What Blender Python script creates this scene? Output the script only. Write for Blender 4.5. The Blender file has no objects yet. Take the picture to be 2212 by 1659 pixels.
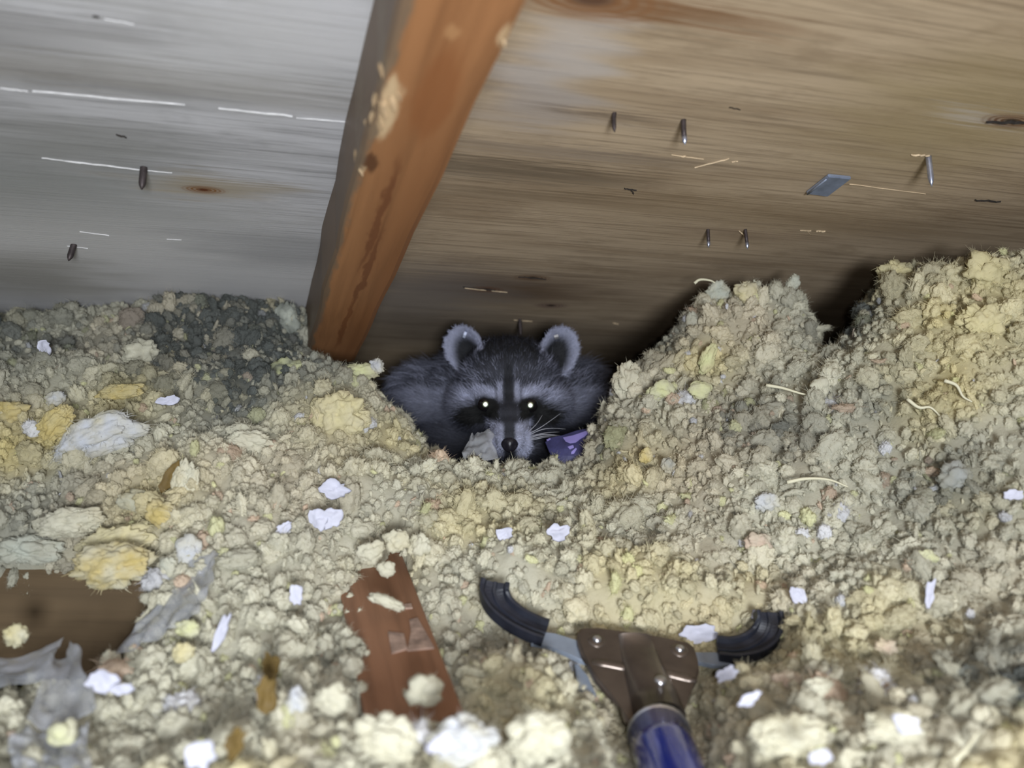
import bpy, bmesh, math, random
import numpy as np
from mathutils import Vector, Matrix, Euler

random.seed(7)
rng = np.random.default_rng(7)
scene = bpy.context.scene
COL = scene.collection

# ------------------------------------------------------------------ camera
FPX = 1900.0
PITCH = math.radians(12.0)
CAM = np.array([0.0, 0.0, 0.30])
CX = np.array([1.0, 0.0, 0.0])
CF = np.array([0.0, math.cos(PITCH), -math.sin(PITCH)])
CU = np.array([0.0, math.sin(PITCH), math.cos(PITCH)])


def P(px, py, t):
    """World point seen at photo pixel (px, py) at depth t metres."""
    return CAM + t * (CX * ((px - 1106.0) / FPX) + CF + CU * ((829.5 - py) / FPX))


def proj(p):
    q = np.asarray(p) - CAM
    t = q @ CF
    return 1106 + FPX * (q @ CX) / t, 829.5 - FPX * (q @ CU) / t, t


cam_data = bpy.data.cameras.new('camera')
cam = bpy.data.objects.new('camera', cam_data)
COL.objects.link(cam)
cam_data.sensor_width = 36.0
cam_data.lens = FPX / 2212.0 * 36.0
cam_data.clip_start = 0.01
cam.location = CAM
cam.rotation_euler = (math.pi / 2 - PITCH, 0, 0)
cam_data.dof.use_dof = True
cam_data.dof.focus_distance = 0.52
cam_data.dof.aperture_fstop = 6.5
scene.camera = cam
scene.cycles.max_bounces = 4
scene.cycles.adaptive_threshold = 0.03
scene.cycles.diffuse_bounces = 2
scene.cycles.glossy_bounces = 2
scene.cycles.transmission_bounces = 3
scene.cycles.caustics_reflective = False
scene.cycles.caustics_refractive = False

# ------------------------------------------------------------------ world, lights, exposure
world = bpy.data.worlds.new('attic_dark')
scene.world = world
world.use_nodes = True
world.node_tree.nodes['Background'].inputs[0].default_value = (0.75, 0.85, 1.0, 1)
world.node_tree.nodes['Background'].inputs[1].default_value = 0.05


def lamp(name, loc, power, size, color, target):
    d = bpy.data.lights.new(name, 'AREA')
    d.shape = 'DISK'
    d.size = size
    d.energy = power
    d.color = color
    o = bpy.data.objects.new(name, d)
    COL.objects.link(o)
    o.location = loc
    v = Vector(target) - Vector(loc)
    o.rotation_euler = v.to_track_quat('-Z', 'Y').to_euler()
    return o


# the work lamp held just behind the camera
lamp('head_lamp', CAM + np.array([0.085, -0.37, 0.025]), 7.2, 0.16, (0.90, 0.95, 1.0), P(1106, 800, 0.6))
lamp('phone_flash', CAM + np.array([0.018, -0.006, 0.004]), 0.36, 0.012, (0.92, 0.95, 1.0), P(1106, 700, 0.6))

scene.view_settings.view_transform = 'Standard'
scene.view_settings.look = 'None'
scene.view_settings.gamma = 1.0
scene.view_settings.exposure = 0.0
scene.view_settings.use_curve_mapping = False

# ------------------------------------------------------------------ numeric helpers


def _hash(ix, iy, iz, seed):
    n = (ix * 374761393 + iy * 668265263 + iz * 2147483647 + seed * 1274126177) & 0xFFFFFFFF
    n = ((n ^ (n >> 13)) * 1274126177) & 0xFFFFFFFF
    n = ((n ^ (n >> 16)) * 2246822519) & 0xFFFFFFFF
    return ((n ^ (n >> 15)) & 0xFFFFFF) / float(0xFFFFFF)


def vnoise(p, scale=1.0, seed=0):
    """Value noise in [-1, 1] at points p (n, 3)."""
    q = np.asarray(p, float) * scale
    i = np.floor(q).astype(np.int64)
    f = q - i
    f = f * f * (3 - 2 * f)
    out = 0
    for dx in (0, 1):
        wx = f[:, 0] if dx else 1 - f[:, 0]
        for dy in (0, 1):
            wy = f[:, 1] if dy else 1 - f[:, 1]
            for dz in (0, 1):
                wz = f[:, 2] if dz else 1 - f[:, 2]
                out = out + wx * wy * wz * _hash(i[:, 0] + dx, i[:, 1] + dy, i[:, 2] + dz, seed)
    return out * 2 - 1


def fbm(p, scale=1.0, seed=0, octaves=4):
    s, a, tot = 0, 1.0, 0
    for k in range(octaves):
        s = s + a * vnoise(p, scale * 2 ** k, seed + k * 17)
        tot += a
        a *= 0.5
    return s / tot


def sstep(a, b, x):
    t = np.clip((x - a) / (b - a), 0, 1)
    return t * t * (3 - 2 * t)


def in_poly(x, y, poly):
    """Even-odd test for arrays x, y."""
    inside = np.zeros(x.shape, bool)
    n = len(poly)
    for k in range(n):
        x1, y1 = poly[k]
        x2, y2 = poly[(k + 1) % n]
        c = ((y1 > y) != (y2 > y)) & (x < (x2 - x1) * (y - y1) / (y2 - y1 + 1e-12) + x1)
        inside ^= c
    return inside


# ------------------------------------------------------------------ object helpers


def obj(name, data, parent=None, mat=None, label=None, cat=None, group=None, kind=None, matrix=None):
    o = bpy.data.objects.new(name, data)
    COL.objects.link(o)
    if mat is not None and data is not None:
        data.materials.append(mat)
    if parent is not None:
        o.parent = parent
    if matrix is not None:
        o.matrix_world = matrix
    for k, v in (('label', label), ('category', cat), ('group', group), ('kind', kind)):
        if v:
            o[k] = v
    return o


def mesh(name, verts, faces, smooth=True):
    m = bpy.data.meshes.new(name)
    m.from_pydata([tuple(map(float, v)) for v in verts], [], [tuple(int(i) for i in f) for f in faces])
    m.update()
    if smooth:
        m.polygons.foreach_set('use_smooth', np.ones(len(m.polygons), bool))
    return m


def bm_mesh(name, bm, smooth=False):
    bmesh.ops.recalc_face_normals(bm, faces=bm.faces)
    m = bpy.data.meshes.new(name)
    bm.to_mesh(m)
    bm.free()
    if smooth:
        m.polygons.foreach_set('use_smooth', np.ones(len(m.polygons), bool))
    return m


def empty(name, loc, label=None, cat=None, group=None, kind=None):
    o = obj(name, None, None, None, label, cat, group, kind)
    o.empty_display_size = 0.02
    o.location = loc
    return o


def child(o, parent):
    """Parent without moving (the parent only has a location)."""
    o.parent = parent
    o.matrix_parent_inverse = Matrix.Translation(-Vector(parent.location))
    return o


def tube(name, pts, radii, seg=8, flat=None):
    """Swept tube with closed ends along pts (n,3); radii scalar or list."""
    pts = np.asarray(pts, float)
    n = len(pts)
    radii = np.broadcast_to(radii, (n,))
    tan = np.gradient(pts, axis=0)
    tan /= np.linalg.norm(tan, axis=1)[:, None] + 1e-12
    up = np.array([0, 0, 1.0]) if abs(tan[0][2]) < 0.9 else np.array([1.0, 0, 0])
    verts, faces = [], []
    for k in range(n):
        a = np.cross(tan[k], up)
        a /= np.linalg.norm(a)
        b = np.cross(a, tan[k])
        up = b
        for s in range(seg):
            th = 2 * math.pi * s / seg
            verts.append(pts[k] + radii[k] * (a * math.cos(th) + b * math.sin(th)))
    for k in range(n - 1):
        for s in range(seg):
            s2 = (s + 1) % seg
            faces.append((k * seg + s, k * seg + s2, (k + 1) * seg + s2, (k + 1) * seg + s))
    faces.append(tuple(range(seg))[::-1])
    faces.append(tuple((n - 1) * seg + s for s in range(seg)))
    return mesh(name, verts, faces)


def smooth_path(ctrl, n=24):
    """Catmull-Rom through control points."""
    c = np.asarray(ctrl, float)
    c = np.vstack([2 * c[0] - c[1], c, 2 * c[-1] - c[-2]])
    out = []
    segs = len(c) - 3
    for i in range(n):
        u = i / (n - 1) * segs
        k = min(int(u), segs - 1)
        t = u - k
        p0, p1, p2, p3 = c[k], c[k + 1], c[k + 2], c[k + 3]
        out.append(0.5 * ((2 * p1) + (-p0 + p2) * t + (2 * p0 - 5 * p1 + 4 * p2 - p3) * t * t + (-p0 + 3 * p1 - 3 * p2 + p3) * t ** 3))
    return np.array(out)


# ------------------------------------------------------------------ material helpers


class NT:
    def __init__(self, name):
        self.mat = bpy.data.materials.new(name)
        self.mat.use_nodes = True
        self.t = self.mat.node_tree
        self.b = self.t.nodes['Principled BSDF']
        self.out = self.t.nodes['Material Output']

    def n(self, kind, **kw):
        nd = self.t.nodes.new(kind)
        for k, v in kw.items():
            setattr(nd, k, v)
        return nd

    def link(self, a, b):
        self.t.links.new(a, b)

    def math(self, op, a, b=None, clamp=False):
        nd = self.n('ShaderNodeMath', operation=op, use_clamp=clamp)
        for k, v in enumerate((a, b)):
            if v is None:
                continue
            if hasattr(v, 'is_output'):
                self.link(v, nd.inputs[k])
            else:
                nd.inputs[k].default_value = v
        return nd.outputs[0]

    def mix(self, fac, a, b, blend='MIX'):
        nd = self.n('ShaderNodeMix', data_type='RGBA', blend_type=blend)
        for k, v in ((0, fac), (6, a), (7, b)):
            if hasattr(v, 'is_output'):
                self.link(v, nd.inputs[k])
            elif isinstance(v, (tuple, list)):
                nd.inputs[k].default_value = (*v[:3], 1)
            else:
                nd.inputs[k].default_value = v
        return nd.outputs[2]

    def coord(self, which='Object'):
        return self.n('ShaderNodeTexCoord').outputs[which]

    def map(self, vec, scale=(1, 1, 1), loc=(0, 0, 0), rot=(0, 0, 0)):
        nd = self.n('ShaderNodeMapping')
        self.link(vec, nd.inputs[0])
        nd.inputs['Location'].default_value = loc
        nd.inputs['Rotation'].default_value = rot
        nd.inputs['Scale'].default_value = scale
        return nd.outputs[0]

    def noise(self, vec, scale, detail=4, rough=0.55, dist=0.0):
        nd = self.n('ShaderNodeTexNoise')
        self.link(vec, nd.inputs['Vector'])
        nd.inputs['Scale'].default_value = scale
        nd.inputs['Detail'].default_value = detail
        nd.inputs['Roughness'].default_value = rough
        nd.inputs['Distortion'].default_value = dist
        return nd.outputs[0]

    def ramp(self, fac, stops):
        nd = self.n('ShaderNodeValToRGB')
        self.link(fac, nd.inputs[0])
        el = nd.color_ramp.elements
        while len(el) < len(stops):
            el.new(0.5)
        for e, (p, c) in zip(el, stops):
            e.position = p
            e.color = (*c, 1) if len(c) == 3 else c
        return nd.outputs[0]

    def range(self, v, a, b, c=0.0, d=1.0):
        nd = self.n('ShaderNodeMapRange', interpolation_type='SMOOTHSTEP')
        self.link(v, nd.inputs[0])
        for k, x in enumerate((a, b, c, d)):
            nd.inputs[k + 1].default_value = x
        return nd.outputs[0]

    def ellipse(self, vec, centre, radii, soft=0.5):
        """1 inside an ellipse in the xy plane of vec, fading outwards."""
        mp = self.n('ShaderNodeVectorMath', operation='SUBTRACT')
        self.link(vec, mp.inputs[0])
        mp.inputs[1].default_value = (centre[0], centre[1], 0)
        dv = self.n('ShaderNodeVectorMath', operation='MULTIPLY')
        self.link(mp.outputs[0], dv.inputs[0])
        dv.inputs[1].default_value = (1 / radii[0], 1 / radii[1], 0)
        ln = self.n('ShaderNodeVectorMath', operation='LENGTH')
        self.link(dv.outputs[0], ln.inputs[0])
        return self.range(ln.outputs['Value'], 1 - soft, 1 + soft, 1.0, 0.0)

    def bump(self, h, strength=0.3, dist=0.002):
        nd = self.n('ShaderNodeBump')
        nd.inputs['Strength'].default_value = strength
        nd.inputs['Distance'].default_value = dist
        self.link(h, nd.inputs['Height'])
        self.link(nd.outputs[0], self.b.inputs['Normal'])

    def base(self, c):
        if hasattr(c, 'is_output'):
            self.link(c, self.b.inputs['Base Color'])
        else:
            self.b.inputs['Base Color'].default_value = (*c[:3], 1)

    def set(self, **kw):
        for k, v in kw.items():
            self.b.inputs[k.replace('_', ' ')].default_value = v
        return self


def simple(name, color, rough=0.6, metal=0.0, nscale=0, namp=0.25, bump=0.0, **kw):
    m = NT(name)
    m.set(Roughness=rough, Metallic=metal, **kw)
    if nscale:
        nz = m.noise(m.coord(), nscale, 4)
        lo = tuple(c * (1 - namp) for c in color)
        hi = tuple(min(1, c * (1 + namp)) for c in color)
        m.base(m.ramp(nz, [(0.3, lo), (0.7, hi)]))
        if bump:
            m.bump(nz, bump, 0.001)
    else:
        m.base(color)
    return m.mat


# ------------------------------------------------------------------ roof frame (u along the eave, v down the slope, w up)
YAW, SL, ROLL = 0.29213866, 0.23512452, 0.02148698
RAFTER_H = 0.042
ROOF_D = 0.17294567 + RAFTER_H


def _roofbasis():
    S = np.array([-math.sin(YAW) * math.cos(SL), math.cos(YAW) * math.cos(SL), -math.sin(SL)])
    Hh = np.array([math.cos(YAW), math.sin(YAW), 0])
    c, s = math.cos(ROLL), math.sin(ROLL)
    R = np.array([[c, 0, s], [0, 1, 0], [-s, 0, c]])
    S, Hh = R @ S, R @ Hh
    N = np.cross(Hh, S)
    T = np.array([CX, CF, CU]).T
    return T @ Hh, T @ S, T @ N


RU, RV, RN = _roofbasis()
ROOF_O = CAM + RN * ROOF_D
ROOF_M = Matrix(((RU[0], RV[0], RN[0], ROOF_O[0]), (RU[1], RV[1], RN[1], ROOF_O[1]), (RU[2], RV[2], RN[2], ROOF_O[2]), (0, 0, 0, 1)))


def roof_t(px, py, w=0.0):
    d = (P(px, py, 1.0) - CAM)
    return (ROOF_D + w) / (d @ RN)


def roof_uv(px, py, w=0.0):
    p = P(px, py, roof_t(px, py, w)) - ROOF_O
    return float(p @ RU), float(p @ RV)


def roof_z(x, y):
    return (ROOF_O @ RN - x * RN[0] - y * RN[1]) / RN[2]

# ------------------------------------------------------------------ materials: timber


def plywood(name, light, dark, patches, knots, seed):
    m = NT(name)
    co = m.coord()
    fine = m.noise(m.map(co, (11, 420, 5), (seed, 0, 0)), 1.0, 4, 0.7, 0.0)
    broad = m.noise(m.map(co, (4.5, 34, 3), (seed * 2, 1, 0)), 1.0, 5, 0.68, 0.5)
    mott = m.noise(m.map(co, (16, 34, 9), (seed, 3, 0)), 1.0, 4, 0.7, 0.0)
    c = m.ramp(broad, [(0.25, dark), (0.55, light), (0.8, tuple(min(1, x * 1.12) for x in light))])
    c = m.mix(m.range(fine, 0.45, 0.68, 0.0, 0.55), c, tuple(x * 0.55 for x in dark))
    c = m.mix(m.range(mott, 0.5, 0.72, 0.0, 0.45), c, tuple(x * 0.8 for x in dark))
    wob = m.noise(m.map(co, (14, 60, 5)), 1.0, 1)
    cx = m.n('ShaderNodeCombineXYZ')
    m.link(m.math('MULTIPLY', m.math('SUBTRACT', wob, 0.5), 0.09), cx.inputs[0])
    m.link(m.math('MULTIPLY', m.math('SUBTRACT', fine, 0.5), 0.05), cx.inputs[1])
    add = m.n('ShaderNodeVectorMath', operation='ADD')
    m.link(co, add.inputs[0])
    m.link(cx.outputs[0], add.inputs[1])
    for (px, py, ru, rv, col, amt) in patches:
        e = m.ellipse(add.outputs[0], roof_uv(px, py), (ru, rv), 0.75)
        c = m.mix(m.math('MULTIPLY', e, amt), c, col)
    for (px, py, ru, rv, col, core) in knots:
        u, v = roof_uv(px, py)
        rings = m.n('ShaderNodeTexWave', wave_type='RINGS', rings_direction='SPHERICAL')
        m.link(m.map(co, (1 / ru, 1 / rv, 0), (-u / ru, -v / rv, 0)), rings.inputs[0])
        rings.inputs['Scale'].default_value = 1.3
        rings.inputs['Distortion'].default_value = 2.0
        e = m.ellipse(co, (u, v), (ru, rv), 0.45)
        c = m.mix(m.math('MULTIPLY', e, m.range(rings.outputs[1], 0.0, 1.0, 0.45, 0.95)), c, col)
        e2 = m.ellipse(co, (u, v), (ru * 0.3, rv * 0.35), 0.5)
        c = m.mix(m.math('MULTIPLY', e2, 0.9), c, core)
    m.base(c)
    m.set(Roughness=0.62)
    m.b.inputs['Specular IOR Level'].default_value = 0.3
    m.bump(fine, 0.25, 0.0008)
    return m.mat


GREY_L, GREY_D = (0.57, 0.565, 0.59), (0.33, 0.325, 0.33)
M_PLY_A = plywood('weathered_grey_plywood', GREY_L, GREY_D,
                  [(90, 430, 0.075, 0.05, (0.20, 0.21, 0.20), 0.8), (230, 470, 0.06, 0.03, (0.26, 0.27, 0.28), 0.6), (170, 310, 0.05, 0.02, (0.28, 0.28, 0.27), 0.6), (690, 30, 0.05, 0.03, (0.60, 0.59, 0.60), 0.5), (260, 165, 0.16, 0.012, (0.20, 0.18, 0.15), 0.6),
                   (30, 60, 0.04, 0.012, (0.16, 0.15, 0.15), 0.6), (330, 590, 0.26, 0.10, (0.74, 0.72, 0.71), 0.85),  # wide pale patch: lighter wood band, colour raised to make up for lamp falloff
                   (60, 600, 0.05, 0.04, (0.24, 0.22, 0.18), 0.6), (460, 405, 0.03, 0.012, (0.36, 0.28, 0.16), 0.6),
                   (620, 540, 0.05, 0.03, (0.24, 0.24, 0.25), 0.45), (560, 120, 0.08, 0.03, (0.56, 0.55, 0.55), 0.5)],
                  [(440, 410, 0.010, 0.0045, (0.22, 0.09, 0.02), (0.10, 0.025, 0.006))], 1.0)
TAN_L, TAN_D = (0.50, 0.385, 0.265), (0.32, 0.23, 0.145)
M_PLY_B = plywood('tan_plywood', TAN_L, TAN_D,
                  [(1210, 140, 0.022, 0.035, (0.50, 0.46, 0.44), 0.7), (1150, 230, 0.03, 0.02, (0.36, 0.31, 0.28), 0.6),
                   (1080, 365, 0.075, 0.011, (0.10, 0.075, 0.05), 0.7), (1160, 420, 0.06, 0.008, (0.14, 0.10, 0.06), 0.5),
                   (1230, 330, 0.07, 0.006, (0.20, 0.16, 0.13), 0.55), (1100, 625, 0.08, 0.030, (0.11, 0.065, 0.040), 0.75),
                   (900, 640, 0.06, 0.06, (0.24, 0.21, 0.19), 0.7), (1000, 720, 0.14, 0.05, (0.09, 0.075, 0.065), 0.6),  # wide dark patch: shade of the crevice behind the raccoon, put into the colour
                   (1750, 470, 0.16, 0.02, (0.22, 0.15, 0.08), 0.5), (2080, 250, 0.06, 0.05, (0.34, 0.26, 0.13), 0.6),
                   (1420, 20, 0.055, 0.006, (0.20, 0.10, 0.045), 0.85), (1330, 250, 0.035, 0.003, (0.12, 0.09, 0.07), 0.6),
                   (2120, 255, 0.03, 0.005, (0.52, 0.46, 0.40), 0.7), (1640, 510, 0.05, 0.008, (0.17, 0.11, 0.07), 0.5)],
                  [(1275, -4, 0.030, 0.012, (0.24, 0.115, 0.05), (0.10, 0.05, 0.03)),
                   (2185, 262, 0.016, 0.006, (0.14, 0.06, 0.03), (0.02, 0.015, 0.012)),
                   (1050, 625, 0.012, 0.006, (0.16, 0.08, 0.045), (0.04, 0.02, 0.012)),
                   (1150, 600, 0.012, 0.006, (0.16, 0.09, 0.05), (0.03, 0.018, 0.012)),
                   (1190, 660, 0.012, 0.006, (0.20, 0.13, 0.10), (0.03, 0.018, 0.012))], 4.0)


def timber(name, light, dark, axis=1, seed=0.0, patches=(), rough=0.5, flank=None):
    """Grain along the given object axis."""
    m = NT(name)
    co = m.coord()
    sc = [70, 70, 70]
    sc[axis] = 3.0
    fine = m.noise(m.map(co, tuple(s * 2 for s in sc), (seed, seed, 0)), 1.0, 5, 0.6, 0.4)
    broad = m.noise(m.map(co, tuple(s * 0.45 for s in sc), (seed, 0, seed)), 1.0, 3, 0.6, 0.8)
    c = m.ramp(broad, [(0.3, dark), (0.6, light)])
    c = m.mix(m.range(fine, 0.4, 0.75, 0.0, 0.5), c, tuple(x * 0.6 for x in dark))
    jit = m.noise(m.map(co, (150, 40, 150)), 1.0, 3)
    cx = m.n('ShaderNodeCombineXYZ')
    m.link(m.math('MULTIPLY', m.math('SUBTRACT', jit, 0.5), 0.008), cx.inputs[0])
    m.link(m.math('MULTIPLY', m.math('SUBTRACT', fine, 0.5), 0.03), cx.inputs[1])
    add = m.n('ShaderNodeVectorMath', operation='ADD')
    m.link(co, add.inputs[0])
    m.link(cx.outputs[0], add.inputs[1])
    for (u, v, ru, rv, col, amt) in patches:
        e = m.ellipse(add.outputs[0], (u, v), (ru, rv), 0.35)
        c = m.mix(m.math('MULTIPLY', e, amt), c, col)
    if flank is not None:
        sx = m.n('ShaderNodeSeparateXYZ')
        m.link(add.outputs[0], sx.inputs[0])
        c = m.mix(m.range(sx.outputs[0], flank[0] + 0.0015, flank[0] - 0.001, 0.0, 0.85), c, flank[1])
    m.base(c)
    m.set(Roughness=rough)
    m.b.inputs['Specular IOR Level'].default_value = 0.35
    m.bump(fine, 0.3, 0.0006)
    return m.mat


def ruv(px, py):
    return roof_uv(px, py, -RAFTER_H)


PALE = (0.62, 0.45, 0.27)
_p = []
for (px, py, ru, rv, col, amt) in ((835, 240, 0.0035, 0.020, PALE, 0.95), (822, 160, 0.002, 0.010, PALE, 0.8),
                                   (850, 195, 0.004, 0.007, PALE, 0.6), (806, 285, 0.002, 0.006, PALE, 0.6),
                                   (772, 340, 0.0016, 0.012, PALE, 0.7), (800, 355, 0.004, 0.008, (0.10, 0.04, 0.018), 0.9),
                                   (780, 370, 0.002, 0.004, PALE, 0.7),
                                   (1085, 90, 0.002, 0.006, PALE, 0.7), (975, 75, 0.0025, 0.004, (0.5, 0.28, 0.13), 0.5),
                                   (940, 210, 0.007, 0.03, (0.24, 0.085, 0.028), 0.6), (815, 480, 0.002, 0.06, (0.15, 0.05, 0.02), 0.75),
                                   (790, 590, 0.0018, 0.06, (0.15, 0.05, 0.02), 0.75), (745, 700, 0.002, 0.05, (0.17, 0.06, 0.022), 0.7)):
    u, v = ruv(px, py)
    _p.append((u, v, ru, rv, col, amt))
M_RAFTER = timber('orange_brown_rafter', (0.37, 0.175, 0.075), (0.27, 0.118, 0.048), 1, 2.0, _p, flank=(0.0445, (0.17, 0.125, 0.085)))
M_JOIST = timber('red_brown_joist', (0.34, 0.17, 0.095), (0.21, 0.10, 0.055), 1, 5.0)
M_BOARD = timber('dull_brown_board', (0.17, 0.115, 0.062), (0.115, 0.078, 0.042), 0, 8.0, rough=0.7)
M_FLOOR = simple('dusty_ceiling_board', (0.25, 0.2, 0.14), 0.9, 0, 40, 0.3, 0.2)
M_SPLINTER_W = simple('pale_wood_sliver', (0.60, 0.585, 0.58), 0.8, 0, 200, 0.2)
M_SPLINTER_T = simple('tan_wood_sliver', (0.56, 0.43, 0.28), 0.8, 0, 200, 0.2)
M_STEEL = simple('bright_nail_steel', (0.55, 0.60, 0.78), 0.32, 0.9, 300, 0.2)
M_RUST = simple('dark_rusty_nail', (0.075, 0.06, 0.06), 0.55, 0.6, 300, 0.4)
M_FOIL = simple('blue_grey_metal_clip', (0.36, 0.42, 0.56), 0.45, 0.55, 120, 0.2)
M_DARKHOLE = simple('dark_split_wood', (0.018, 0.013, 0.01), 0.9, 0, 200, 0.3)


def box(bm, u0, u1, v0, v1, w0, w1, bevel=0.0):
    vs = [bm.verts.new((u, v, w)) for u in (u0, u1) for v in (v0, v1) for w in (w0, w1)]
    for f in ((0, 1, 3, 2), (4, 6, 7, 5), (0, 4, 5, 1), (2, 3, 7, 6), (0, 2, 6, 4), (1, 5, 7, 3)):
        bm.faces.new([vs[i] for i in f])
    if bevel:
        bmesh.ops.bevel(bm, geom=list(bm.edges), offset=bevel, segments=2, affect='EDGES', profile=0.6)


# ------------------------------------------------------------------ structure: roof sheets, floor
uL, _ = roof_uv(795, 0)
uR, _ = ruv(1133, 0)
U_RL = 0.0423 - 0.0005
U_RR = 0.0423 + 0.0375
ceiling = empty('ceiling', tuple(ROOF_O), 'sloping plywood roof deck seen from inside the attic', None, None, 'structure')
sheets = []
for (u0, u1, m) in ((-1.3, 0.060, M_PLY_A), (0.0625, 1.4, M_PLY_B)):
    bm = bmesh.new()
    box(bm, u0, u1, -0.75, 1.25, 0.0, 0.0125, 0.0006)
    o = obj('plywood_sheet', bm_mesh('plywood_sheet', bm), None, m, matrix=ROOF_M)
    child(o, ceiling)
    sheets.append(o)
sheets[0]['label'] = 'weathered grey plywood sheet'
sheets[1]['label'] = 'tan brown plywood sheet with dark streaks'


def roofpt(u, v, w=0.0):
    return ROOF_O + RU * u + RV * v + RN * w


def sliver(p1, p2, width, mat, sheet, seg=8):
    """Thin raised splinter lying on the sheet between two photo pixels."""
    a, b = np.array(roof_uv(*p1)), np.array(roof_uv(*p2))
    d = b - a
    nrm = np.array([-d[1], d[0]]) / (np.linalg.norm(d) + 1e-9)
    vs, fs = [], []
    for k in range(seg + 1):
        t = k / seg
        wd = 0.7 * width * (0.35 + 0.65 * math.sin(math.pi * min(0.97, max(0.03, t)))) * random.uniform(0.6, 1.2)
        c = a + d * t + nrm * random.uniform(-0.3, 0.3) * width
        for (s, w) in ((-0.5, 0.0002), (0, -width * 0.35 - 0.0002), (0.5, 0.0002)):
            q = c + nrm * s * wd
            vs.append(roofpt(q[0], q[1], w))
    for k in range(seg):
        for j in range(2):
            fs.append((k * 3 + j, k * 3 + j + 1, k * 3 + j + 4, k * 3 + j + 3))
    o = obj('splinter', mesh('splinter', vs, fs, False), None, mat)
    o.parent = sheet
    o.matrix_parent_inverse = ROOF_M.inverted()
    return o


for p1, p2, w in (((0, 190), (60, 196), 0.0011), ((70, 196), (400, 226), 0.0013), ((472, 233), (632, 250), 0.0014), ((640, 254), (745, 262), 0.0008),
                  ((90, 340), (175, 352), 0.0008), ((140, 346), (300, 366), 0.0014), ((300, 366), (372, 373), 0.0007),
                  ((172, 500), (236, 508), 0.0009), ((145, 531), (190, 536), 0.0007), ((360, 516), (392, 518), 0.0006),
                  ((225, 40), (290, 52), 0.0009)):
    sliver(p1, p2, w, M_SPLINTER_W, sheets[0])
for p1, p2, w in (((1500, 361), (1575, 342), 0.0012), ((1580, 349), (1594, 347), 0.0012), ((1450, 334), (1520, 343), 0.0008), ((1472, 338), (1482, 336), 0.0018),
                  ((1728, 497), (1752, 498), 0.0010), ((1764, 498), (1784, 499), 0.0020), ((1742, 497), (1750, 507), 0.0006),
                  ((1968, 333), (2012, 336), 0.0018), ((1835, 397), (2000, 418), 0.0008), ((1004, 622), (1050, 627), 0.0010), ((1062, 628), (1096, 631), 0.0008),
                  ((1110, 691), (1150, 694), 0.0008), ((1325, 697), (1336, 700), 0.0014)):
    sliver(p1, p2, w, M_SPLINTER_T, sheets[1])
for p1, p2, w, sh in (((250, 290), (274, 296), 0.0016, 0), ((355, 637), (385, 640), 0.0024, 0), ((200, 33), (214, 37), 0.0014, 0),
                      ((1348, 406), (1374, 411), 0.0016, 1), ((1362, 410), (1370, 419), 0.0013, 1), ((2105, 431), (2160, 435), 0.0022, 1),
                      ((2130, 262), (2212, 264), 0.0030, 1), ((1575, 231), (1600, 236), 0.0009, 1), ((1120, 597), (1180, 603), 0.0016, 1), ((1000, 619), (1070, 627), 0.0016, 1)):
    sliver(p1, p2, w, M_DARKHOLE, sheets[sh])

bm = bmesh.new()
box(bm, -1.3, 1.3, -0.6, 1.6, -0.012, 0.0)
obj('floor', bm_mesh('floor', bm), None, M_FLOOR, 'dusty board floor under the loose insulation', None, None, 'structure')

# ------------------------------------------------------------------ rafter
rafter = empty('rafter', tuple(roofpt(0.06, 0.62, -RAFTER_H)), 'orange-brown wooden rafter running down the roof to the raccoon', 'rafter')
bm = bmesh.new()
nseg = 40
prof = []
v0r, v1r = -0.6, 0.66
for k in range(nseg + 1):
    v = v0r + (v1r - v0r) * k / nseg
    wl = 0.0006 * math.sin(v * 47) + 0.0004 * math.sin(v * 131 + 1)
    wr = 0.0005 * math.sin(v * 53 + 2)
    pts = [(U_RL + wl, 0.0), (U_RL + wl, -RAFTER_H + 0.004), (U_RL + wl + 0.0012, -RAFTER_H + 0.0012), (U_RL + wl + 0.004, -RAFTER_H),
           (U_RR + wr - 0.004, -RAFTER_H), (U_RR + wr - 0.0012, -RAFTER_H + 0.0012), (U_RR + wr, -RAFTER_H + 0.004), (U_RR + wr, 0.0)]
    prof.append([bm.verts.new((u, v, w)) for u, w in pts])
for k in range(nseg):
    for j in range(8):
        j2 = (j + 1) % 8
        bm.faces.new((prof[k][j], prof[k][j2], prof[k + 1][j2], prof[k + 1][j]))
bm.faces.new(prof[0])
bm.faces.new(prof[-1][::-1])
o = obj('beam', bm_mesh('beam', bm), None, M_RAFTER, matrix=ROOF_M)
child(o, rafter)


def rafter_splinter(p1, p2, width, mat):
    a, b = np.array(ruv(*p1)), np.array(ruv(*p2))
    d = b - a
    nrm = np.array([-d[1], d[0]]) / (np.linalg.norm(d) + 1e-9)
    vs, fs = [], []
    for k in range(5):
        t = k / 4
        wd = width * (0.3 + 0.7 * math.sin(math.pi * min(0.95, max(0.05, t)))) * random.uniform(0.7, 1.2)
        for (s, w) in ((-0.5, 0.0002), (0, -0.0009 - 0.0005 * t), (0.5, 0.0002)):
            q = a + d * t + nrm * s * wd
            vs.append(roofpt(q[0], q[1], -RAFTER_H + w))
    for k in range(4):
        for j in range(2):
            fs.append((k * 3 + j, k * 3 + j + 1, k * 3 + j + 4, k * 3 + j + 3))
    child(obj('torn_sliver', mesh('torn_sliver', vs, fs, False), None, mat), rafter)


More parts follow.
